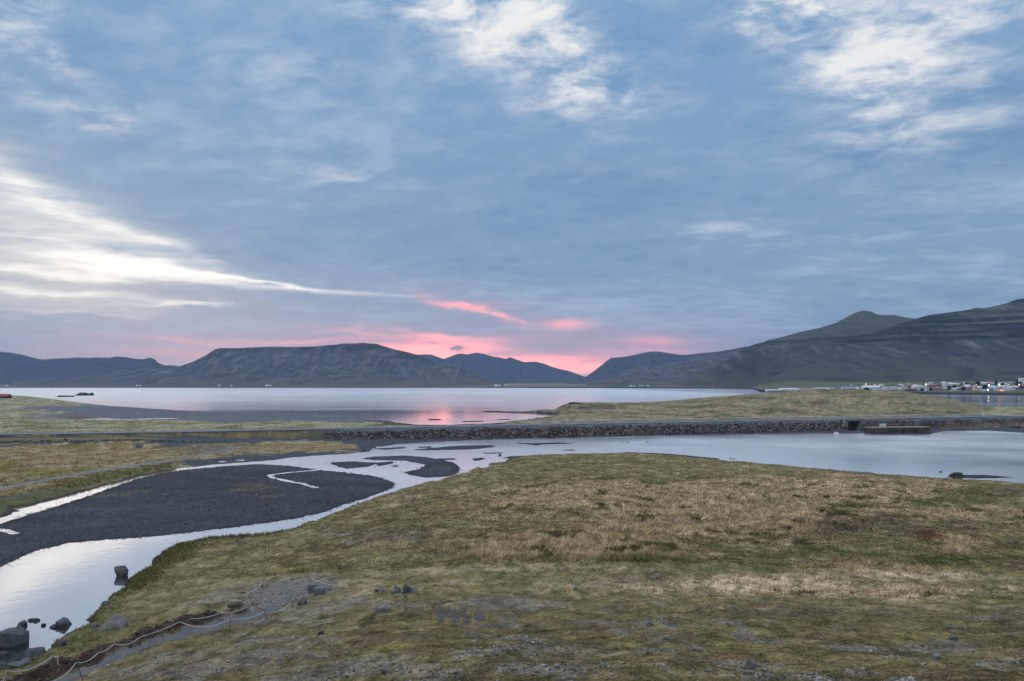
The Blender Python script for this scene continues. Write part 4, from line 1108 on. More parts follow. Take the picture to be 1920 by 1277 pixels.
# many small stones: real geometry, joined
def scatter_stones(name, P, S, seed, mat, col_lo, col_hi, flat=.6, label=None, sub=1):
    r = np.random.RandomState(seed)
    if sub == 0:
        bv = np.array([(1, 0, 0), (0, 1, 0), (-1, 0, 0), (0, -1, 0), (0, 0, 1), (0, 0, -1)], np.float32)
        bf = np.array([(0, 1, 4), (1, 2, 4), (2, 3, 4), (3, 0, 4), (1, 0, 5), (2, 1, 5), (3, 2, 5), (0, 3, 5)], np.int32)
    else:
        bm = bmesh.new(); bmesh.ops.create_icosphere(bm, subdivisions=sub, radius=1.0)
        bv = np.array([x.co[:] for x in bm.verts], np.float32); bf = np.array([[q.index for q in p.verts] for p in bm.faces], np.int32); bm.free()
    n = len(P); nv = len(bv)
    A = r.uniform(0, 6.28, n); sx = S * r.uniform(.8, 1.3, n); sy = S * r.uniform(.6, 1.0, n); sz = S * flat * r.uniform(.7, 1.2, n)
    v = bv[None] * (1 + r.uniform(-.28, .22, (n, nv, 1)))
    v = v * np.stack([sx, sy, sz], -1)[:, None]
    til = r.uniform(-.5, .5, n)
    c, s = np.cos(til)[:, None], np.sin(til)[:, None]
    v = np.stack([v[..., 0] * c - v[..., 2] * s, v[..., 1], v[..., 0] * s + v[..., 2] * c], -1)
    c, s = np.cos(A)[:, None], np.sin(A)[:, None]
    v = np.stack([v[..., 0] * c - v[..., 1] * s, v[..., 0] * s + v[..., 1] * c, v[..., 2]], -1) + P[:, None]
    t = r.uniform(0, 1, n)[:, None, None] ** 1.8
    col = np.array(col_lo)[None, None] + (np.array(col_hi) - np.array(col_lo))[None, None] * t
    col = np.broadcast_to(col, (n, nv, 3))
    f = (bf[None] + (np.arange(n) * nv)[:, None, None]).reshape(-1, 3)
    o = link(name, mesh_np(name, v.reshape(-1, 3), f, mat, False, col.reshape(-1, 3)))
    return tag(o, label, kind='stuff')

rs = np.random.RandomState(5)
# armour stones on the lake side of the causeway
def armour(x0, x1, n, seed):
    r = np.random.RandomState(seed)
    x = r.uniform(x0, x1, n); q = r.uniform(0, 1, n)
    s = -7.5 - q * 6.0 + r.normal(0, .45, n)
    y = road_y(x) + s; z = ground_z(x, y)
    ok = z > -.3
    return np.stack([x, y, z + .05], -1)[ok], ((.22 + r.gamma(2.2, .085, n)))[ok]
Pa, Sa = armour(-66, BR_X0 - .3, 5200, 1)
Pb, Sb = armour(BR_X0 + 9.0, 176, 900, 2)
k = np.clip((Pa[:, 0] + 66) / 30, 0, 1); keep = rs.uniform(0, 1, len(Pa)) < .15 + .85 * k
Pc, Sc = armour(176, 262, 900, 3)
scatter_stones('armour_stones', np.concatenate([Pa[keep], Pb, Pc]), np.concatenate([Sa[keep], Sb * .85, Sc * .7]), 4, M_stone, (.016, .015, .016), (.24, .185, .165), .8)
# dark stones along the foot of the grassy dike on the left
x = rs.uniform(-190, -88, 420); y = road_y(x) - 27.5 + rs.normal(0, .7, 420)
scatter_stones('dike_stones', np.stack([x, y, ground_z(x, y) + .05], -1), rs.uniform(.2, .5, 420), 6, M_stone, (.03, .03, .032), (.13, .125, .12), .7)

# gravel on the river bars, and stones lying on the near slope
def sample_ground(n, px0, px1, pz0, pz1, r):
    """points spread evenly over that part of the view of level ground"""
    px = r.uniform(px0, px1, n); yy = r.uniform(pz0, pz1, n)
    d = HC * F / (yy - HY)
    return (px - 960) / F * d, d
x, y = sample_ground(110000, -80, 920, 850, 1110, rs)
R_ = ground_parts(x, y)
m = (np.maximum(R_['zb'], R_['iz']) >= R_['z'] - 1e-4) & (R_['z'] > -.02 - .13 * rs.uniform(0, 1, len(x)) ** 2) & (y < 190)
x, y, z = x[m], y[m], R_['z'][m]
scatter_stones('gravel', np.stack([x, y, np.maximum(z, -.02) + .005], -1), rs.gamma(2.2, .021, len(x)) * np.clip(y / 100, .8, 1.4) + .012, 8, M_stone, (.03, .032, .037), (.19, .19, .20), .65, sub=0)

sqx = rs.uniform(-26, -13, 9000); sqy = rs.uniform(56, 78, 9000)
m = (sdist(SQW, sqx, sqy) > -1.2) & (rs.uniform(0, 1, 9000) < .45)
sqx, sqy = sqx[m], sqy[m]
scatter_stones('chippings', np.stack([sqx, sqy, ground_z(sqx, sqy) + .05], -1), rs.gamma(2.0, .022, len(sqx)) + .02, 12, M_stone, (.10, .092, .085), (.48, .45, .42), .4, sub=0)
x, y = sample_ground(160000, -200, 2300, 1010, 2300, rs)
R_ = ground_parts(x, y)
c_, v_, t_ = ground_color(x, y, R_)
grey_here = (1 - v_) * (R_['zr'] >= R_['z'] - 1e-3) * (R_['z'] > .25)
thin = rs.uniform(0, 1, len(x))
m = ((thin < grey_here * .30 + .005) & (R_['z'] > .3) & (R_['zr'] >= R_['z'] - 1e-3))
x, y, z = x[m], y[m], R_['z'][m]
scatter_stones('loose_stones', np.stack([x, y, z + .01], -1), rs.gamma(1.9, .021, len(x)) + .02, 9, M_stone, (.05, .046, .043), (.42, .39, .355), .5, sub=0)

dx_ = rs.uniform(-34, -15, 30000); dy_ = rs.uniform(36, 60, 30000)
R_ = ground_parts(dx_, dy_); m = rs.uniform(0, 1, 30000) < R_['dirt'] * .28
scatter_stones('clods', np.stack([dx_[m], dy_[m], R_['z'][m] + .01], -1), rs.gamma(2.0, .03, m.sum()) + .02, 13, M_stone, (.022, .014, .010), (.24, .135, .09), .6, sub=0)

# ------------------------------------------------------------------ gravel path and trodden square by the rope
def patch(name, cx0, cx1, cy0, cy1, step, sdf, mat, kind, lift=.05, edge=.45, amp=.04, ragged=.9):
    gx, gy = np.meshgrid(np.arange(cx0, cx1, step), np.arange(cy0, cy1, step))
    X, Y = gx.ravel().astype(np.float32), gy.ravel().astype(np.float32)
    s = sdf(X, Y) + (fbm(X * 1.1, Y * 1.1, 4, 77) - .5) * ragged
    z = ground_z(X, Y) + np.clip(s / edge, -1.5, 1) * lift + (fbm(X * 3, Y * 3, 3, 78) - .5) * amp
    f = grid_faces(*gx.shape)
    f = f[(s[f] > -.4).all(1)]
    used = np.unique(f); remap = np.zeros(len(X), np.int32); remap[used] = np.arange(len(used))
    me = mesh_np(name, np.stack([X, Y, z], -1)[used], remap[f], mat, True)
    return tag(link(name, me), kind=kind)

def gravel_mat(name, a, b, sc=14):
    m, nt, p, out = new_mat(name)
    pos = geo_pos(nt)
    n1 = noise(nt, pos, sc, 5, .75); n2 = noise(nt, pos, 1.2, 4, .6)
    nt.links.new(mixc(nt, (n1 * .8 + n2 * .5).ramp(.4, .9), a, b), p.inputs['Base Color'])
    p.inputs['Roughness'].default_value = .95; p.inputs['Specular IOR Level'].default_value = .15
    bump(nt, p, n1, .8, .04)
    return m
M_path = gravel_mat('path gravel', (.085, .083, .082), (.185, .175, .165))
patch('path', -32, -14, 36, 62, .14, lambda X, Y: .95 - np.abs(path_d(X, Y)['side'] + .15), M_path, 'structure', amp=.02)
patch('gravel_square', -26, -13, 56, 78, .16, lambda X, Y: sdist(SQW, X, Y), gravel_mat('square gravel', (.135, .115, .098), (.25, .215, .185)), 'structure', amp=.10, ragged=2.8, lift=.04, edge=.9)

# the dug-over earth patch: short furrows and clods
M_soil = gravel_mat('bare soil', (.05, .038, .03), (.15, .13, .115), 9)
fc_ = pick(905, 1146)
for i, (px, py0, py1) in enumerate(((824, 1135, 1162), (846, 1141, 1166), (868, 1143, 1166), (893, 1148, 1162))):
    p0, p1 = pick(px, py0), pick(px + 6, py1)
    def fs(X, Y, p0=p0, p1=p1):
        P = np.array([p0[:2], p1[:2]], np.float32)
        return .20 - seg_dist(P, X, Y, False)[0]
    o = patch('furrow', min(p0.x, p1.x) - 1.2, max(p0.x, p1.x) + 1.2, p1.y - 1, p0.y + 1, .12, fs, M_soil, 'structure', lift=.10, amp=.22)

# ------------------------------------------------------------------ rope barriers along the path
M_rope = plain('pale rope', (.56, .56, .56), .8, .15, 20)
M_post = plain('rusty iron post', (.07, .055, .045), .7, .3, 8)
M_wpost = plain('pale wooden stake', (.50, .47, .42), .8, .2, 8)

def fence(label, posts, group='rope barriers beside the gravel path'):
    """posts: (foot px, foot py, height in px, lean px, pale?, sag to the next post or None)"""
    feet = [pick(p[0], p[1]) for p in posts]
    root = thing('rope_fence', label, 'rope fence', feet[0], 0, group)
    o0 = feet[0]
    tops = []
    for p, ft in zip(posts, feet):
        h = p[2] / F * ft.y; lean = p[3] / F * ft.y
        top = ft + Vector((lean, 0, h))
        tops.append(top)
        b = MB(); b.tube([ft - o0 - Vector((0, 0, .15)), top - o0 + Vector((0, 0, .04))], .026 if not p[4] else .035, 6)
        b.build('post', M_wpost if p[4] else M_post, root)
    for i, p in enumerate(posts[:-1]):
        if p[5] is None: continue
        a, b_ = tops[i] - o0, tops[i + 1] - o0
        n = 12; pts = []
        for q in range(n + 1):
            t = q / n
            v = a.lerp(b_, t); v.z -= 4 * t * (1 - t) * p[5]
            pts.append(v)
        MB().tube(pts, .022, 5).build('rope', M_rope, root, smooth=True)
    return root

fence('long rope barrier on iron posts along the near side of the path', [
    (96, 1300, 22, -2, False, .25), (157, 1276, 33, -14, False, .22), (183, 1250, 26, 1, False, .12), (213, 1232, 24, 1, False, .25), (262, 1214, 19, 1, False, .08),
    (338, 1186, 19, -1, False, .45), (431, 1180, 19, 1, False, .2), (502, 1161, 14, -6, False, .35), (548, 1139, 10, -1, False, None)])
fence('low rope barrier on the far side of the path by the dug earth', [
    (355, 1172, 10, 0, False, .12), (412, 1160, 9, 0, False, .1), (459, 1151, 10, 0, False, None)])
fence('short rope barrier with a pale leaning stake at the square', [
    (477, 1151, 37, -16, True, .15), (492, 1103, 11, 0, False, None)])
fence('rope barrier at the bottom left corner by the big boulder', [
    (4, 1280, 22, 8, True, .35), (99, 1244, 13, 1, False, .05), (109, 1247, 15, -1, True, None)])
fence('short rope barrier behind the stone seats', [
    (582, 1092, 8, 0, False, .12), (617, 1116, 18, 10, True, None)])
fence('single pale stake with rope end at the dark mound beside the square', [
    (563, 1131, 13, 0, True, .06), (590, 1119, 6, 0, False, None)])

# dark earth mounds beside stakes
def mound(label, px, py, w, h, seed):
    p = pick(px, py); W = w / F * p.y; H = h / F * p.y
    v, f = rock_shape(seed, (W * .5, W * .4, H), 3, 20, .16)
    o = link('earth_mound', mesh_np('earth_mound', v, f, M_soil, False), loc=(p.x, p.y, p.z))
    tag(o, label, 'mound')
mound('dark earth mound at the foot of a pale stake by the square', 566, 1134, 20, 9, 301)
mound('grass-topped sod lump on the river side of the square', 443, 1137, 30, 8, 302)
mound('small brown sod beside the stone seats', 618, 1107, 10, 4, 303)

# stone seats on the square
def block(label, px, py, w, h, dpt, rz, seed):
    p = pick(px, py); W = w / F * p.y; H = h / F * p.y; D = dpt / F * p.y
    bm = bmesh.new(); bmesh.ops.create_cube(bm, size=1.0)
    for v in bm.verts: v.co = Vector((v.co.x * W, v.co.y * D, (v.co.z + .5) * H))
    bmesh.ops.bevel(bm, geom=bm.edges[:], offset=.05, segments=2, affect='EDGES')
    bmesh.ops.subdivide_edges(bm, edges=bm.edges[:], cuts=2)
    r = random.Random(seed)
    for v in bm.verts: v.co += Vector((r.uniform(-.015, .015), r.uniform(-.015, .015), r.uniform(-.01, .01)))
    me = bpy.data.meshes.new('stone_seat'); bm.to_mesh(me); bm.free(); me.materials.append(M_block)
    o = link('stone_seat', me, loc=(p.x, p.y + D * .5, p.z - .04)); o.rotation_euler = (0, 0, rz)
    tag(o, label, 'stone seat', 'stone seats on the gravel square')
block('longer stone seat in front of its tilted neighbour on the gravel square', 597, 1116, 21, 13, 14, .0, 1)
block('narrower stone seat behind the longer one on the gravel square', 582, 1113, 14, 16, 20, .5, 2)

# ------------------------------------------------------------------ bridge through the causeway
M_conc = plain('stained concrete', (.17, .165, .15), .85, .35, .8)
M_conc_d = plain('dark wet concrete', (.06, .06, .058), .8, .4, .8)
M_white = plain('white paint', (.74, .75, .76), .5, .06, 2)
M_steel = plain('galvanised steel', (.46, .48, .50), .5, .1, 1, metal=.3)
bxm = (BR_X0 + BR_X1) / 2; bym = float(road_y(bxm)); bzm = float(road_z(bxm))
ang = math.atan2(float(road_y(bxm + 5) - road_y(bxm - 5)), 10)
br = thing('bridge', 'small concrete road bridge over the tidal outlet in the causeway', 'bridge', (bxm, bym, 0), ang)
hw = (BR_X1 - BR_X0) / 2
MB().box(-hw - 1.2, hw + 1.2, -5.6, 5.6, bzm - .85, bzm + .03).build('deck', M_conc_d, br)
MB().box(-hw - 1.3, -hw + .5, -7.2, 6.0, -1, bzm - .86).build('abutment', M_conc, br)
MB().box(hw - .5, hw + 1.3, -7.2, 6.0, -1, bzm - .86).build('abutment', M_conc, br)
w_ = MB(); w_.add([(hw + .4, -7.0, -1), (hw + 8.5, -10.5, -1), (hw + 8.5, -10.5, 1.0), (hw + .4, -7.0, bzm - .9), (hw + .4, -6.4, -1), (hw + 8.5, -9.9, -1), (hw + 8.5, -9.9, 1.0), (hw + .4, -6.4, bzm - .9)],
                  [(0, 1, 2, 3), (5, 4, 7, 6), (3, 2, 6, 7), (1, 5, 6, 2), (0, 3, 7, 4), (0, 4, 5, 1)])
w_.build('wing_wall', M_conc, br)
MB().box(-hw - 1.4, -hw - .95, -7.3, -6.9, .0, bzm + 1.0).build('gauge_post', M_steel, br)
MB().box(-hw - 1.2, hw + 1.2, -5.75, -5.62, bzm - .75, bzm + .25).build('kerb_beam', M_conc, br)

# the old stone pier just right of the bridge
pp = pick(1695, 812)
pier = thing('pier', 'old dark concrete pier with square buttresses at the lagoon edge right of the bridge', 'pier', (pp.x, pp.y + 3, 0), ang * .6)
MB().box(-14, 12, -2.2, 2.6, -1, 2.3).build('wall', M_conc_d, pier)
MB().box(-14.2, 12.2, -2.4, 2.8, 2.303, 2.62).build('coping', plain('grassy coping', (.27, .22, .13), .95, .3, 1.2), pier)
for bx in (-4.5, .8, 6.0):
    MB().box(bx - .9, bx + .9, -3.1, -2.203, -1, 2.0).build('buttress', M_conc_d, pier)

def sitting(px, py, z):
    d = F * (HC - z) / (py - HY); return Vector(((px - 960) / F * d, d, z))
q = pick(1655, 801)
bd = thing('notice_board', 'long white board on short legs beside the embankment right of the bridge', 'board', (q.x, q.y, q.z), ang)
MB().box(-1.65, 1.65, -.06, .06, .15, 1.45).build('panel', M_white, bd)
for sx in (-1.3, 1.3): MB().box(sx - .06, sx + .06, .065, .16, -.3, 1.35).build('leg', M_conc_d, bd)
q = pick(1567, 814)
fl = thing('float_box', 'small white box float at the waterline under the bridge post', 'float', (q.x, q.y - .5, 0), ang)
MB().box(-.7, .7, -.5, .5, -.1, .62).build('body', M_white, fl)
MB().box(-.5, .5, -.35, .35, .623, .72).build('lid', M_steel, fl)

# guard rail on the far side of the road, and marker posts
def rail_line(x0, x1, off, label):
    n = int((x1 - x0) / 4)
    xs_ = np.linspace(x0, x1, n + 1); pts = np.stack([xs_, road_y(xs_) + off, road_z(xs_)], -1)
    o0 = Vector(pts[0]); t = thing('guard_rail', label, 'guard rail', o0)
    MB().tube([Vector(p) - o0 + Vector((0, 0, .72)) for p in pts], .17, 4).build('rail', M_steel, t)
    for p in pts:
        v = Vector(p) - o0
        MB().box(v.x - .06, v.x + .06, v.y + .2, v.y + .32, v.z - .5, v.z + .8).build('post', M_steel, t)
    return t
rail_line(2, 222, 5.3, 'long galvanised guard rail along the far side of the causeway road')
xx = 221.8; MB().box(-.25, .25, -.25, .25, -.4, 1.3).build('end_post', M_white, loc=(xx + 1.2, float(road_y(xx) + 5.3), float(road_z(xx))))
eo = bpy.data.objects['end_post']; tag(eo, 'thick white end post at the right end of the long guard rail', 'post')
def marker(label, px, off, h=1.0):
    d = 300.0
    for _ in range(12):
        x = (px - 960) / F * d; d = float(road_y(x)) + off
    x = (px - 960) / F * d
    t = thing('marker_post', label, 'marker post', (x, d, float(ground_z(x, d))), 0, 'white marker posts along the road')
    MB().box(-.11, .11, -.05, .05, -.3, h).build('post', M_white, t)
    MB().box(-.115, .115, -.055, .055, h * .72, h * .86).build('reflector', M_conc_d, t)
marker('white marker post beyond the road below the headland', 1224, 9, 2.0)
marker('leftmost of three white marker posts at the left end of the bridge', 1538, -5.0, 1.1)
marker('middle one of three white marker posts at the left end of the bridge', 1547, -5.0, 1.1)
marker('rightmost of three white marker posts at the left end of the bridge', 1555, -5.0, 1.1)

# ------------------------------------------------------------------ hut on the spit
M_hwall = plain('tarred boards', (.035, .035, .038), .8, .2, 1)
M_red = plain('rusty red roof', (.30, .07, .055), .7, .25, .6)
def simple_house(name, label, cat, loc, w, dp, h, roof_h, wall, roof, rz=0, group=None, gable_x=False, chimney=False, win=None):
    t = thing(name, label, cat, loc, rz, group)
    MB().box(-w / 2, w / 2, -dp / 2, dp / 2, -1.5, h).build('wall', wall, t)
    o = .35; e = .02
    if gable_x:      # gable faces the viewer
        r = MB().add([(-w / 2 - o, -dp / 2 - o, h + e), (w / 2 + o, -dp / 2 - o, h + e), (0, -dp / 2 - o, h + roof_h), (-w / 2 - o, dp / 2 + o, h + e), (w / 2 + o, dp / 2 + o, h + e), (0, dp / 2 + o, h + roof_h)],
                     [(0, 1, 2), (4, 3, 5), (1, 4, 5, 2), (3, 0, 2, 5), (1, 0, 3, 4)])
    else:
        r = MB().add([(-w / 2 - o, -dp / 2 - o, h + e), (w / 2 + o, -dp / 2 - o, h + e), (w / 2 + o, dp / 2 + o, h + e), (-w / 2 - o, dp / 2 + o, h + e), (-w / 2 - o, 0, h + roof_h), (w / 2 + o, 0, h + roof_h)],
                     [(0, 1, 5, 4), (2, 3, 4, 5), (1, 2, 5), (3, 0, 4), (1, 0, 3, 2)])
    ro = r.build('roof', roof, t)
    if chimney: MB().box(w * .2, w * .2 + .7, -.35, .35, h + roof_h * .5, h + roof_h + .8).build('chimney', M_conc, ro)
    if win:
        n = max(2, int(w / 3.6))
        for i in range(n):
            xw = -w / 2 + w * (i + .5) / n
            MB().box(xw - .6, xw + .6, -dp / 2 - .06, -dp / 2 - .003, h * .35, h * .75).build('window', win, t)
    return t
d = 930.0; hx = (6 - 960) / F * d
simple_house('hut', 'dark hut with a rust red roof at the left end of the spit', 'hut', (hx, d, float(ground_z(hx, d))), 17, 8, 2.3, 3.0, M_hwall, M_red)

# ------------------------------------------------------------------ the town
def emis(name, col, s):
    m, nt, p, out = new_mat(name)
    p.inputs['Base Color'].default_value = (*col, 1)
    p.inputs['Emission Color'].default_value = (*col, 1); p.inputs['Emission Strength'].default_value = s
    return m
M_lamp = emis('lit lamp', (1.0, .52, .20), 9.0)
M_lampw = emis('bright lit lamp', (1.0, .60, .28), 17.0)
M_glow = emis('lit doorway', (1.0, .30, .14), 1.5)
WALLS = {'white': (.80, .80, .82), 'cream': (.56, .47, .30), 'pink': (.42, .25, .25), 'grey': (.33, .34, .37), 'red': (.30, .10, .10), 'blue': (.10, .22, .42), 'pale blue': (.34, .45, .58)}
ROOFS = {'red': (.26, .07, .08), 'dark': (.06, .065, .075), 'grey': (.42, .44, .47), 'white': (.80, .80, .82), 'blue': (.08, .14, .24), 'maroon': (.15, .06, .07), 'green': (.06, .11, .10)}
MW = {k: plain(k + ' house wall', v, .8, .10, .3) for k, v in WALLS.items()}
MR = {k: plain(k + ' roof sheet', v, .6, .12, .3) for k, v in ROOFS.items()}
M_win = plain('dark glass', (.02, .025, .035), .15, .1, 1)

def pick_far(px, py):
    d = np.linspace(1150, 4300, 6000); X = (px - 960) / F * d
    g = far_z(X, d); zr = HC - d * (py - HY) / F
    i = int(np.argmax(g >= zr)); return Vector((X[i], d[i], g[i]))

TOWN = [  # px, py of the foot, width px, wall height px, roof px, wall, roof, gable to viewer, what it is
    (1451, 733.5, 26, 1.8, .8, 'white', 'white', False, 'leftmost long low white harbour shed'),
    (1480, 732.5, 34, 2.6, 1.2, 'white', 'white', False, 'white harbour shed, second from the left'),
    (1512, 731.5, 26, 2.4, 1.4, 'white', 'red', False, 'white harbour shed with a reddish roof'),
    (1538, 730.5, 25, 1.7, 1.0, 'grey', 'white', False, 'grey quayside shed with a white roof'),
    (1557, 729.6, 14, 1.6, .8, 'white', 'grey', False, 'short white shed right of the grey quayside shed'),
    (1572, 729.0, 11, 2.8, 1.4, 'pale blue', 'blue', False, 'pale blue shed at the hill edge'),
    (1593, 728.6, 26, 2.6, 2.0, 'white', 'blue', False, 'long white hall with a dark blue roof'),
    (1612, 729.5, 9, 2.4, 1.2, 'white', 'grey', True, 'small white gable behind the grassy hill'),
    (1634, 730.0, 30, 3.2, 2.4, 'white', 'white', False, 'big pale fish plant hall under a row of lamps'),
    (1655, 724.6, 6, 3.2, .4, 'white', 'white', False, 'narrow white tower block behind the fish plant'),
    (1648, 731.8, 17, 2.4, 1.6, 'white', 'grey', True, 'white shed in front of the fish plant'),
    (1664, 731.6, 13, 3.4, 1.8, 'white', 'white', True, 'white gabled shed right of the fish plant'),
    (1677, 730.6, 12, 3.0, 1.8, 'white', 'grey', False, 'white house at the right end of the sheds'),
    (1695, 731.0, 14, 3.2, 1.8, 'white', 'grey', True, 'white house left of the cream block'),
    (1704, 726.2, 9, 4.6, .6, 'cream', 'grey', False, 'cream flat-roofed block'),
    (1711, 733.2, 17, 2.4, 1.2, 'maroon', 'maroon', False, 'low maroon shed on the shore'),
    (1725, 730.6, 24, 4.6, 2.4, 'white', 'white', True, 'large white gabled hall'),
    (1740, 733.0, 7, 2.6, 1.0, 'white', 'grey', False, 'little white boathouse on the shore'),
    (1746, 727.8, 7, 3.6, 1.6, 'pink', 'red', True, 'narrow pink house'),
    (1757, 727.0, 15, 2.2, 2.6, 'pink', 'maroon', False, 'pink house with a steep maroon roof'),
    (1758, 732.0, 18, 2.8, 1.8, 'pink', 'red', False, 'pink house near the shore with a red roof'),
    (1771, 730.6, 13, 2.6, 2.0, 'red', 'red', False, 'red house beside the pink ones'),
    (1775, 724.5, 8, 3.0, 1.8, 'white', 'grey', True, 'white gable above the red house'),
    (1787, 723.8, 15, 3.0, 1.6, 'white', 'white', False, 'long white terrace on the upper street'),
    (1789, 732.4, 12, 2.6, 1.8, 'white', 'grey', False, 'white bungalow on the shore road'),
    (1800, 731.8, 13, 2.6, 1.6, 'white', 'white', True, 'white gabled bungalow on the shore road'),
    (1799, 721.4, 8, 1.6, 1.0, 'white', 'grey', False, 'white bungalow by the dark trees'),
    (1808, 720.4, 7, 1.8, 1.0, 'white', 'white', True, 'topmost small white house in the middle of town'),
    (1815, 726.0, 11, 2.4, 1.8, 'grey', 'grey', False, 'grey house with a grey roof'),
    (1821, 731.6, 17, 2.4, 2.2, 'pink', 'red', False, 'pink bungalow with a broad red roof'),
    (1832, 733.4, 9, 2.0, 1.0, 'cream', 'grey', False, 'low cream shed on the shore'),
    (1831, 727.0, 9, 2.2, 1.4, 'white', 'grey', True, 'white gable between two lamps'),
    (1843, 721.0, 13, 2.2, 1.2, 'white', 'white', False, 'white house below the scree on the upper street'),
    (1842, 729.6, 11, 2.4, 1.4, 'grey', 'white', False, 'grey house with a pale roof'),
    (1846, 733.4, 8, 1.8, 1.0, 'white', 'grey', False, 'small white shed by the brightest shore lamp'),
    (1859, 718.6, 14, 2.0, 2.8, 'white', 'red', False, 'house with the big red roof on the upper street'),
    (1860, 728.2, 16, 2.2, 1.8, 'white', 'white', False, 'white house above the blue one'),
    (1858, 732.6, 9, 2.8, 1.0, 'blue', 'grey', False, 'blue house on the shore road'),
    (1869, 732.6, 8, 3.4, 1.8, 'white', 'grey', True, 'white gable right of the blue house'),
    (1880, 722.6, 16, 2.8, 1.6, 'white', 'grey', False, 'long white house left of the conifers'),
    (1879, 727.4, 13, 2.2, 1.6, 'white', 'white', False, 'white-roofed house below the conifers'),
    (1890, 732.8, 14, 3.2, 1.8, 'white', 'grey', False, 'white house with dark windows on the shore road'),
    (1899, 720.6, 9, 2.2, 1.2, 'grey', 'grey', True, 'grey gable on the upper street near the church'),
    (1905, 728.0, 28, 2.4, 1.2, 'white', 'white', False, 'long white school building below the church'),
    (1904, 731.6, 9, 2.6, 1.0, 'white', 'dark', False, 'white house with a dark roof under the school'),
    (1916, 732.6, 10, 2.2, 1.6, 'grey', 'dark', False, 'dark roofed house at the right edge of the picture'),
    (1934, 727, 14, 2.8, 1.6, 'white', 'red', False, 'white house with a red roof outside the right edge'),
]
MW['maroon'] = plain('maroon wall', (.16, .07, .07), .8, .1, .3)
for i, (px, py, w, h, rf, wall, roof, gx, lab) in enumerate(TOWN):
    p = pick_far(px, py); k = p.y / F
    big = w > 20
    simple_house('warehouse' if 'shed' in lab or 'hall' in lab or 'plant' in lab else 'house', lab + ' in the far town', 'warehouse' if 'shed' in lab or 'hall' in lab else 'house',
                 (p.x, p.y + 5, p.z), w * k, (14 if big else 9), h * k * 1.35, max(rf * k * 1.1, .5), MW[wall], MR[roof], random.uniform(-.12, .12), 'houses and sheds of the town across the bay', gx, chimney=(i % 5 == 3), win=None if big and i % 2 else M_win)
rh = random.Random(3); used_labels = set()
for i in range(34):
    px = rh.uniform(1690, 1925); py = rh.choice((720.5, 722.5, 725, 727, 729.5, 731.5)) + rh.uniform(-.6, .6) + max(0, (1760 - px) * .03)
    if py > 733: py = 732
    p = pick_far(px, py); k = p.y / F
    wall = rh.choice(('white', 'white', 'white', 'grey', 'cream')); roof = rh.choice(('white', 'grey', 'grey', 'dark', 'red'))
    for nb in sorted(TOWN, key=lambda q: abs(q[0] - px) + abs(q[1] - py) * 2):
        side = ('above' if py < nb[1] - 1.2 else 'below' if py > nb[1] + 1.2 else 'left of' if px < nb[0] else 'right of')
        lab = f'small {wall} {roof}-roofed house {side} the {nb[8]}'
        if lab not in used_labels and len(lab.split()) <= 16: break
    used_labels.add(lab)
    simple_house('house', lab, 'house', (p.x, p.y + 5, p.z), rh.uniform(5, 9) * k, 8, rh.uniform(2.2, 3.2) * k, rh.uniform(1.0, 1.8) * k,
                 MW[wall], MR[roof], rh.uniform(-.3, .3), 'small houses crowded into the far town', rh.random() < .4, win=M_win)
for px, py in ((1879, 733.4),):
    p = pick_far(px, py)
    t = simple_house('garage', 'small garage with a glowing orange doorway on the shore road of the far town', 'garage', (p.x, p.y + 5, p.z), 9, 8, 3.2, 1.2, MW['white'], MR['red'], 0, 'houses and sheds of the town across the bay')
    MB().box(-3.6, 3.6, -4.10, -4.004, .2, 2.7).build('doorway', M_glow, t)

# church at the right edge
p = pick_far(1919, 722)
ch = thing('church', 'white church with tall tower and dark spire at the right edge of town', 'church', (p.x, p.y + 5, p.z))
k = p.y / F
MB().box(-4.6 * k, 3.2 * k, -4, 4, -1, 13.5 * k).build('tower', MW['white'], ch)
sp = MB(); hh = 13.5 * k + .02
sp.add([(-2.2 * k, -2.5, hh), (1.0 * k, -2.5, hh), (1.0 * k, 2.5, hh), (-2.2 * k, 2.5, hh), (-.6 * k, 0, hh + 6 * k)], [(3, 2, 1, 0), (0, 1, 4), (1, 2, 4), (2, 3, 4), (3, 0, 4)])
sp.build('spire', MR['dark'], ch)
MB().box(3.22 * k, 22 * k, -6, 6, -1, 5 * k).build('nave', MW['white'], ch)
MB().box(-2 * k, -1 * k, -4.1, -4.003, 6 * k, 10 * k).build('window', M_win, ch)

# street lamps, lit
LAMPS = [(1551, 728.8, 0), (1577.5, 728.6, 0), (1596, 721.5, 0), (1607.5, 727.5, 0), (1623, 720.2, 1), (1640, 721, 0), (1647.5, 722, 0), (1714.5, 721.5, 0), (1713.5, 725, 0), (1735.5, 720.8, 2), (1735, 724, 0), (1746, 722.3, 0),
         (1777, 725.5, 0), (1802, 724, 0), (1830, 721.5, 0), (1834, 725.5, 0), (1824.5, 728.5, 0), (1852, 731.3, 2), (1853.5, 721.5, 1), (1872, 720.5, 1), (1873.5, 723.5, 0), (1891, 721, 0), (1910.5, 721, 1)]
LAMP_AT = ['low on the quay by the grey shed with the white roof', 'low beside the pale blue shed', 'faint on a pole above the dark blue roof', 'by the small white gable behind the grassy hill',
    'high above the left end of the fish plant', 'high above the middle of the fish plant', 'high above the right end of the fish plant', 'above the left end of the large gabled hall, upper of two', 'at the left end of the large gabled hall, lower of two',
    'tall over the right end of the large gabled hall', 'on the right gable of the large hall', 'above the narrow pink house', 'at the right end of the red house', 'in front of the trees below the white terrace',
    'left of the broad dark tree on the upper street', 'left of the grey house with the pale roof', 'reddish, right of the pink bungalow with the broad roof', 'on the shore road left of the blue house', 'below the big red roof on its left',
    'upper of two by the tall conifer', 'lower of two by the tall conifer', 'at the right end of the long white upper house', 'below the church tower beside the conifers']
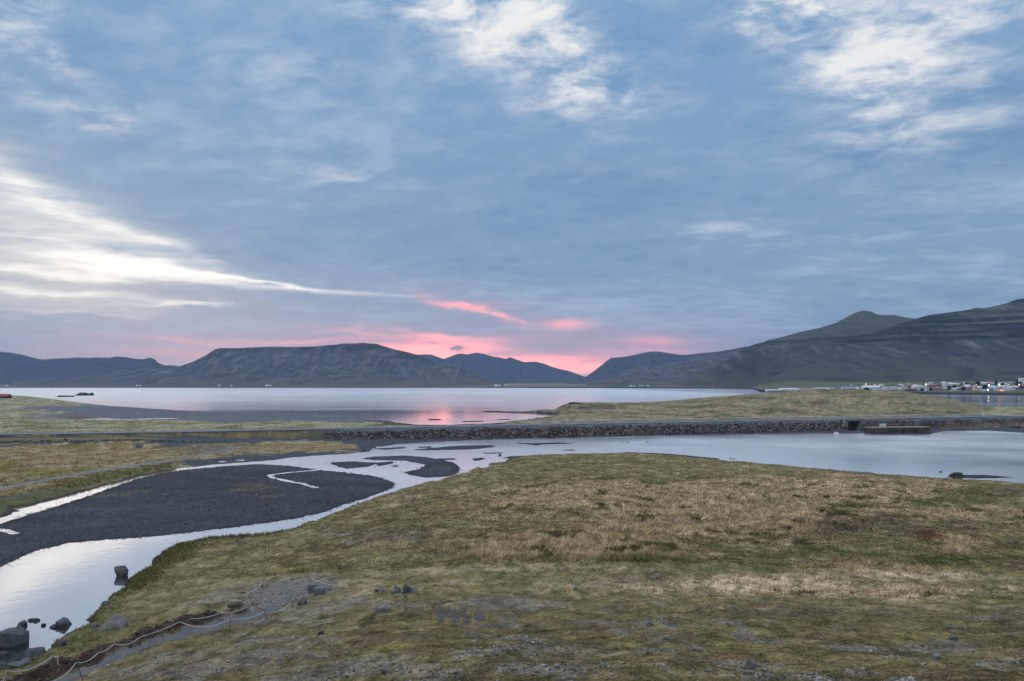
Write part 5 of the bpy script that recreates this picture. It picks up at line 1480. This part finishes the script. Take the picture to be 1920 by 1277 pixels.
for i, (px, py, big) in enumerate(LAMPS):
    p = pick_far(px, py + 4.5); k = p.y / F
    hz = HC - p.y * (py - HY) / F - p.z
    size = ('small', 'bright', 'brightest')[big]
    t = thing('street_lamp', f'{size} lit street lamp ' + LAMP_AT[i], 'street lamp', (p.x, p.y - 1, p.z), 0, 'lit street lamps of the far town')
    MB().tube([(0, 0, -.5), (0, 0, hz)], .12, 5).build('pole', M_post, t)
    r_ = (.48, .66, .85)[big]
    bm = bmesh.new(); bmesh.ops.create_icosphere(bm, subdivisions=2, radius=r_)
    me = bpy.data.meshes.new('lamp_head'); bm.to_mesh(me); bm.free(); me.materials.append(M_lampw if big else M_lamp)
    link('lamp_head', me, t, (0, -.3, hz))

# conifers between the houses
M_bark = plain('bark', (.05, .04, .03), .9, .3, 4)
M_needle = plain('conifer needles', (.022, .034, .028), .95, .5, 1.5, .05)
def conifer(label, px, py, w, h, seed, round_=False):
    p = pick_far(px, py); k = p.y / F; r = random.Random(seed)
    t = thing('conifer' if not round_ else 'leafy_tree', label, 'tree', (p.x, p.y, p.z), 0, 'dark trees between the houses of the far town')
    W, H = w * k, h * k
    MB().tube([(0, 0, -.3), (0, 0, H * .9)], [.28, .05], 5).build('trunk', M_bark, t)
    b = MB()
    for i in range(150):
        q = r.random() ** .8
        rad = W * .5 * ((1 - q) ** .8 if not round_ else math.sin(math.pi * min(.95, .15 + q * .8))) * r.uniform(.35, 1.1); a = r.uniform(0, 6.283)
        z = H * (.08 + .92 * q); s = W * .16 * r.uniform(.6, 1.3)
        c = Vector((math.cos(a) * rad, math.sin(a) * rad, z))
        out = Vector((math.cos(a), math.sin(a), -.5 if not round_ else r.uniform(-.6, .6))) * s
        sd = Vector((-math.sin(a), math.cos(a), r.uniform(-.3, .3))) * s * .8
        b.add([c - sd, c + sd, c + out, c + Vector((0, 0, s * .9))], [(0, 1, 2), (1, 0, 3), (0, 2, 3), (2, 1, 3)])
    b.build('crown', M_needle, t)
for i, (px, py, w, h, rd, lab) in enumerate([
    (1780, 733, 7, 10, 1, 'rounded dark tree between the red house and the white bungalow'), (1803, 727, 6, 10, 0, 'dark conifer behind the shore bungalows'), (1813, 722, 6, 4, 1, 'dark bush on the upper street'), (1820, 724, 5, 5, 0, 'short conifer by the grey house'),
    (1834, 723, 8, 8, 1, 'broad dark tree left of the upper white house'), (1847, 731, 10, 9, 1, 'broad dark tree above the brightest shore lamp'), (1868, 723.5, 8, 10, 0, 'tall dark conifer right of the big red roof'), (1806, 733, 7, 8, 1, 'dark tree at the right end of the shore bungalows'),
    (1880, 724, 6, 6, 1, 'dark bush between two long white houses'), (1907, 724, 8, 10, 0, 'tall dark conifer left of the church'), (1913, 723, 7, 7, 1, 'rounded tree below the church tower'), (1730, 733, 8, 4, 1, 'low dark bushes beside the large white hall'),
    (1708, 728, 7, 4, 1, 'dark bush in front of the cream block'), (1745, 733, 6, 5, 1, 'dark bush right of the little boathouse'), (1790, 727, 7, 5, 1, 'dark hedge tree under the white terrace'), (1915, 729.5, 9, 5, 1, 'dark bushes at the right edge under the church'),
    (1674, 728, 5, 5, 1, 'dark bush beside the right-hand white shed'), (1625, 731, 8, 3, 1, 'dark bushes at the foot of the fish plant')]):
    conifer(lab, px, py, w, h, 50 + i, bool(rd))

# farms across the fjord
FARMS = [(13, 721.6, 3.0, 'leftmost white farmhouse across the fjord'), (257, 722, 2.4, 'left one of a pair of tiny white farm buildings under the low shoulder'), (263, 722, 2.2, 'right one of a pair of tiny white farm buildings under the low shoulder'),
         (411, 722.4, 2.5, 'small white farm building below the left end of the flat-topped mountain'), (434, 722.6, 2.5, 'small white farm building second from the left below the flat-topped mountain'), (500, 722.6, 3.6, 'white farmhouse below the flat-topped mountain'), (506, 723, 5, 'long white barn beside the farmhouse below the flat-topped mountain'),
         (930, 719.8, 6, 'long white barn of the farm below the distant peaks'), (937, 719.2, 3.5, 'white farmhouse of the farm below the distant peaks'), (948, 719.6, 5, 'grey barn of the farm below the distant peaks'),
         (1183, 724, 5, 'white farm buildings left of the lit farmhouse below the green spur'), (1190.5, 723.6, 2.8, 'farmhouse with a pink lit gable below the green spur'), (1203, 724.2, 8, 'long low grey barn right of the lit farmhouse'), (1215, 724, 3, 'small shed right of the long low grey barn')]
for i, (px, py, w, lab) in enumerate(FARMS):
    d = float(coast_d(px)) + 120 + min(110, max(0, (724.5 - py) * 30)); x = (px - 960) / F * d
    p = Vector((x, d, float(far_z(np.array([x]), np.array([d]))[0]))); k = p.y / F
    simple_house('farmhouse', lab, 'farm building', (p.x, p.y, p.z), w * k * 1.2, 9, 2.0 * k, 1.2 * k, MW['grey' if 'grey' in lab else 'white'], MR['red' if 'pink' in lab else 'white' if i % 2 else 'grey'], 0, 'white farm buildings across the fjord')

# ------------------------------------------------------------------ water birds
M_bird = plain('dark plumage', (.04, .038, .036), .7, .3, 6)
def bird(label, px, py, s):
    q = sitting(px, py, 0); k = .34 * s
    t = thing('duck', label, 'duck', (q.x, q.y, 0), 0, 'ducks on the lagoon')
    v, f = ICO[2]
    b = v * np.array((1.0, .5, .42)) * k; b[:, 2] += .12 * k; b[:, 2] += np.where(b[:, 0] < -.6 * k, .18 * k, 0)
    link('body', mesh_np('body', b, f, M_bird, True), t)
    MB().tube([(.62 * k, 0, .3 * k), (.85 * k, 0, .75 * k), (1.0 * k, 0, .82 * k), (1.28 * k, 0, .74 * k)], [.2 * k, .18 * k, .22 * k, .06 * k], 6).build('head', M_bird, t)
for lab, px, py, s in (('leftmost of three ducks near the causeway', 1166, 829.5, 1.0), ('middle one of three ducks near the causeway', 1176, 829.5, 1.2), ('rightmost of three ducks near the causeway', 1214, 829, 1.0),
                       ('left one of two ducks off the meadow shore', 1370, 860, .8), ('right one of two ducks off the meadow shore', 1376, 860.5, .8), ('lone duck left of the bar with the black rock', 1763, 885, 1.0)):
    bird(lab, px, py, s)

# ------------------------------------------------------------------ grass: tufts of real blades over the turf
rg = np.random.RandomState(11)
def tufts(n, px0, px1, yy0, yy1, blades, seed, hs=1.0):
    r = np.random.RandomState(seed)
    x, y = sample_ground(n, px0, px1, yy0, yy1, r)
    R_ = ground_parts(x, y)
    c, veg, tall = ground_color(x, y, R_)
    ok = (r.uniform(0, 1, len(x)) < veg) & (veg > .25)
    x, y, z, c, tall = x[ok], y[ok], R_['z'][ok], c[ok], tall[ok]
    n = len(x)
    H = tall * r.uniform(.55, 1.25, n) * hs
    wid = np.clip(y * .00055, .012, .15)
    a = r.uniform(0, 6.283, (n, blades)); sp = H[:, None] * r.uniform(.15, .7, (n, blades))
    ox = x[:, None] + r.normal(0, 1, (n, blades)) * (wid * 2.6)[:, None]; oy = y[:, None] + r.normal(0, 1, (n, blades)) * (wid * 2.6)[:, None]
    hh = H[:, None] * r.uniform(.6, 1.1, (n, blades))
    w = wid[:, None] * r.uniform(.6, 1.2, (n, blades))
    lean = .25 * H[:, None]
    p0 = np.stack([ox - w, oy, np.broadcast_to(z[:, None] - .03, ox.shape)], -1)
    p1 = np.stack([ox + w, oy, np.broadcast_to(z[:, None] - .03, ox.shape)], -1)
    p2 = np.stack([ox + np.cos(a) * sp + lean, oy + np.sin(a) * sp, z[:, None] + hh], -1)
    v = np.stack([p0, p1, p2], 2).reshape(-1, 3)
    f = np.arange(len(v), dtype=np.int32).reshape(-1, 3)
    k = r.uniform(.5, 1.6, (n, 1, 1)) * r.uniform(.75, 1.25, (n, blades, 1))
    cb = c[:, None] * k
    cc = np.stack([cb * .92, cb * .92, np.minimum(cb * 1.25, .9)], 2).reshape(-1, 3)
    return v, f, cc
parts_ = [tufts(185000, -200, 2250, 838, 1130, 3, 21), tufts(105000, -250, 2350, 1130, 2300, 4, 22, .75), tufts(16000, -40, 1960, 760, 838, 3, 23, .55)]
V_, F_, C_ = [], [], []; o_ = 0
for v, f, c in parts_:
    V_.append(v); F_.append(f + o_); C_.append(c); o_ += len(v)
grass = tag(link('grass', mesh_np('grass', np.concatenate(V_), np.concatenate(F_), M_blade, False, np.concatenate(C_))), kind='stuff')

# ------------------------------------------------------------------ the air between here and the mountains
hz = MB().box(-9000, 9000, -140, 9900, -4, 620).build('haze', None)
m = bpy.data.materials.new('haze'); m.use_nodes = True
nt = m.node_tree; nt.nodes.clear()
pv = nt.nodes.new('ShaderNodeVolumePrincipled'); ou = nt.nodes.new('ShaderNodeOutputMaterial')
pv.inputs['Color'].default_value = (.42, .65, 1.0, 1)
pv.inputs['Density'].default_value = 0.000044
pv.inputs['Anisotropy'].default_value = 0.0
nt.links.new(pv.outputs[0], ou.inputs['Volume'])
hz.data.materials.append(m)
tag(hz, kind='stuff')
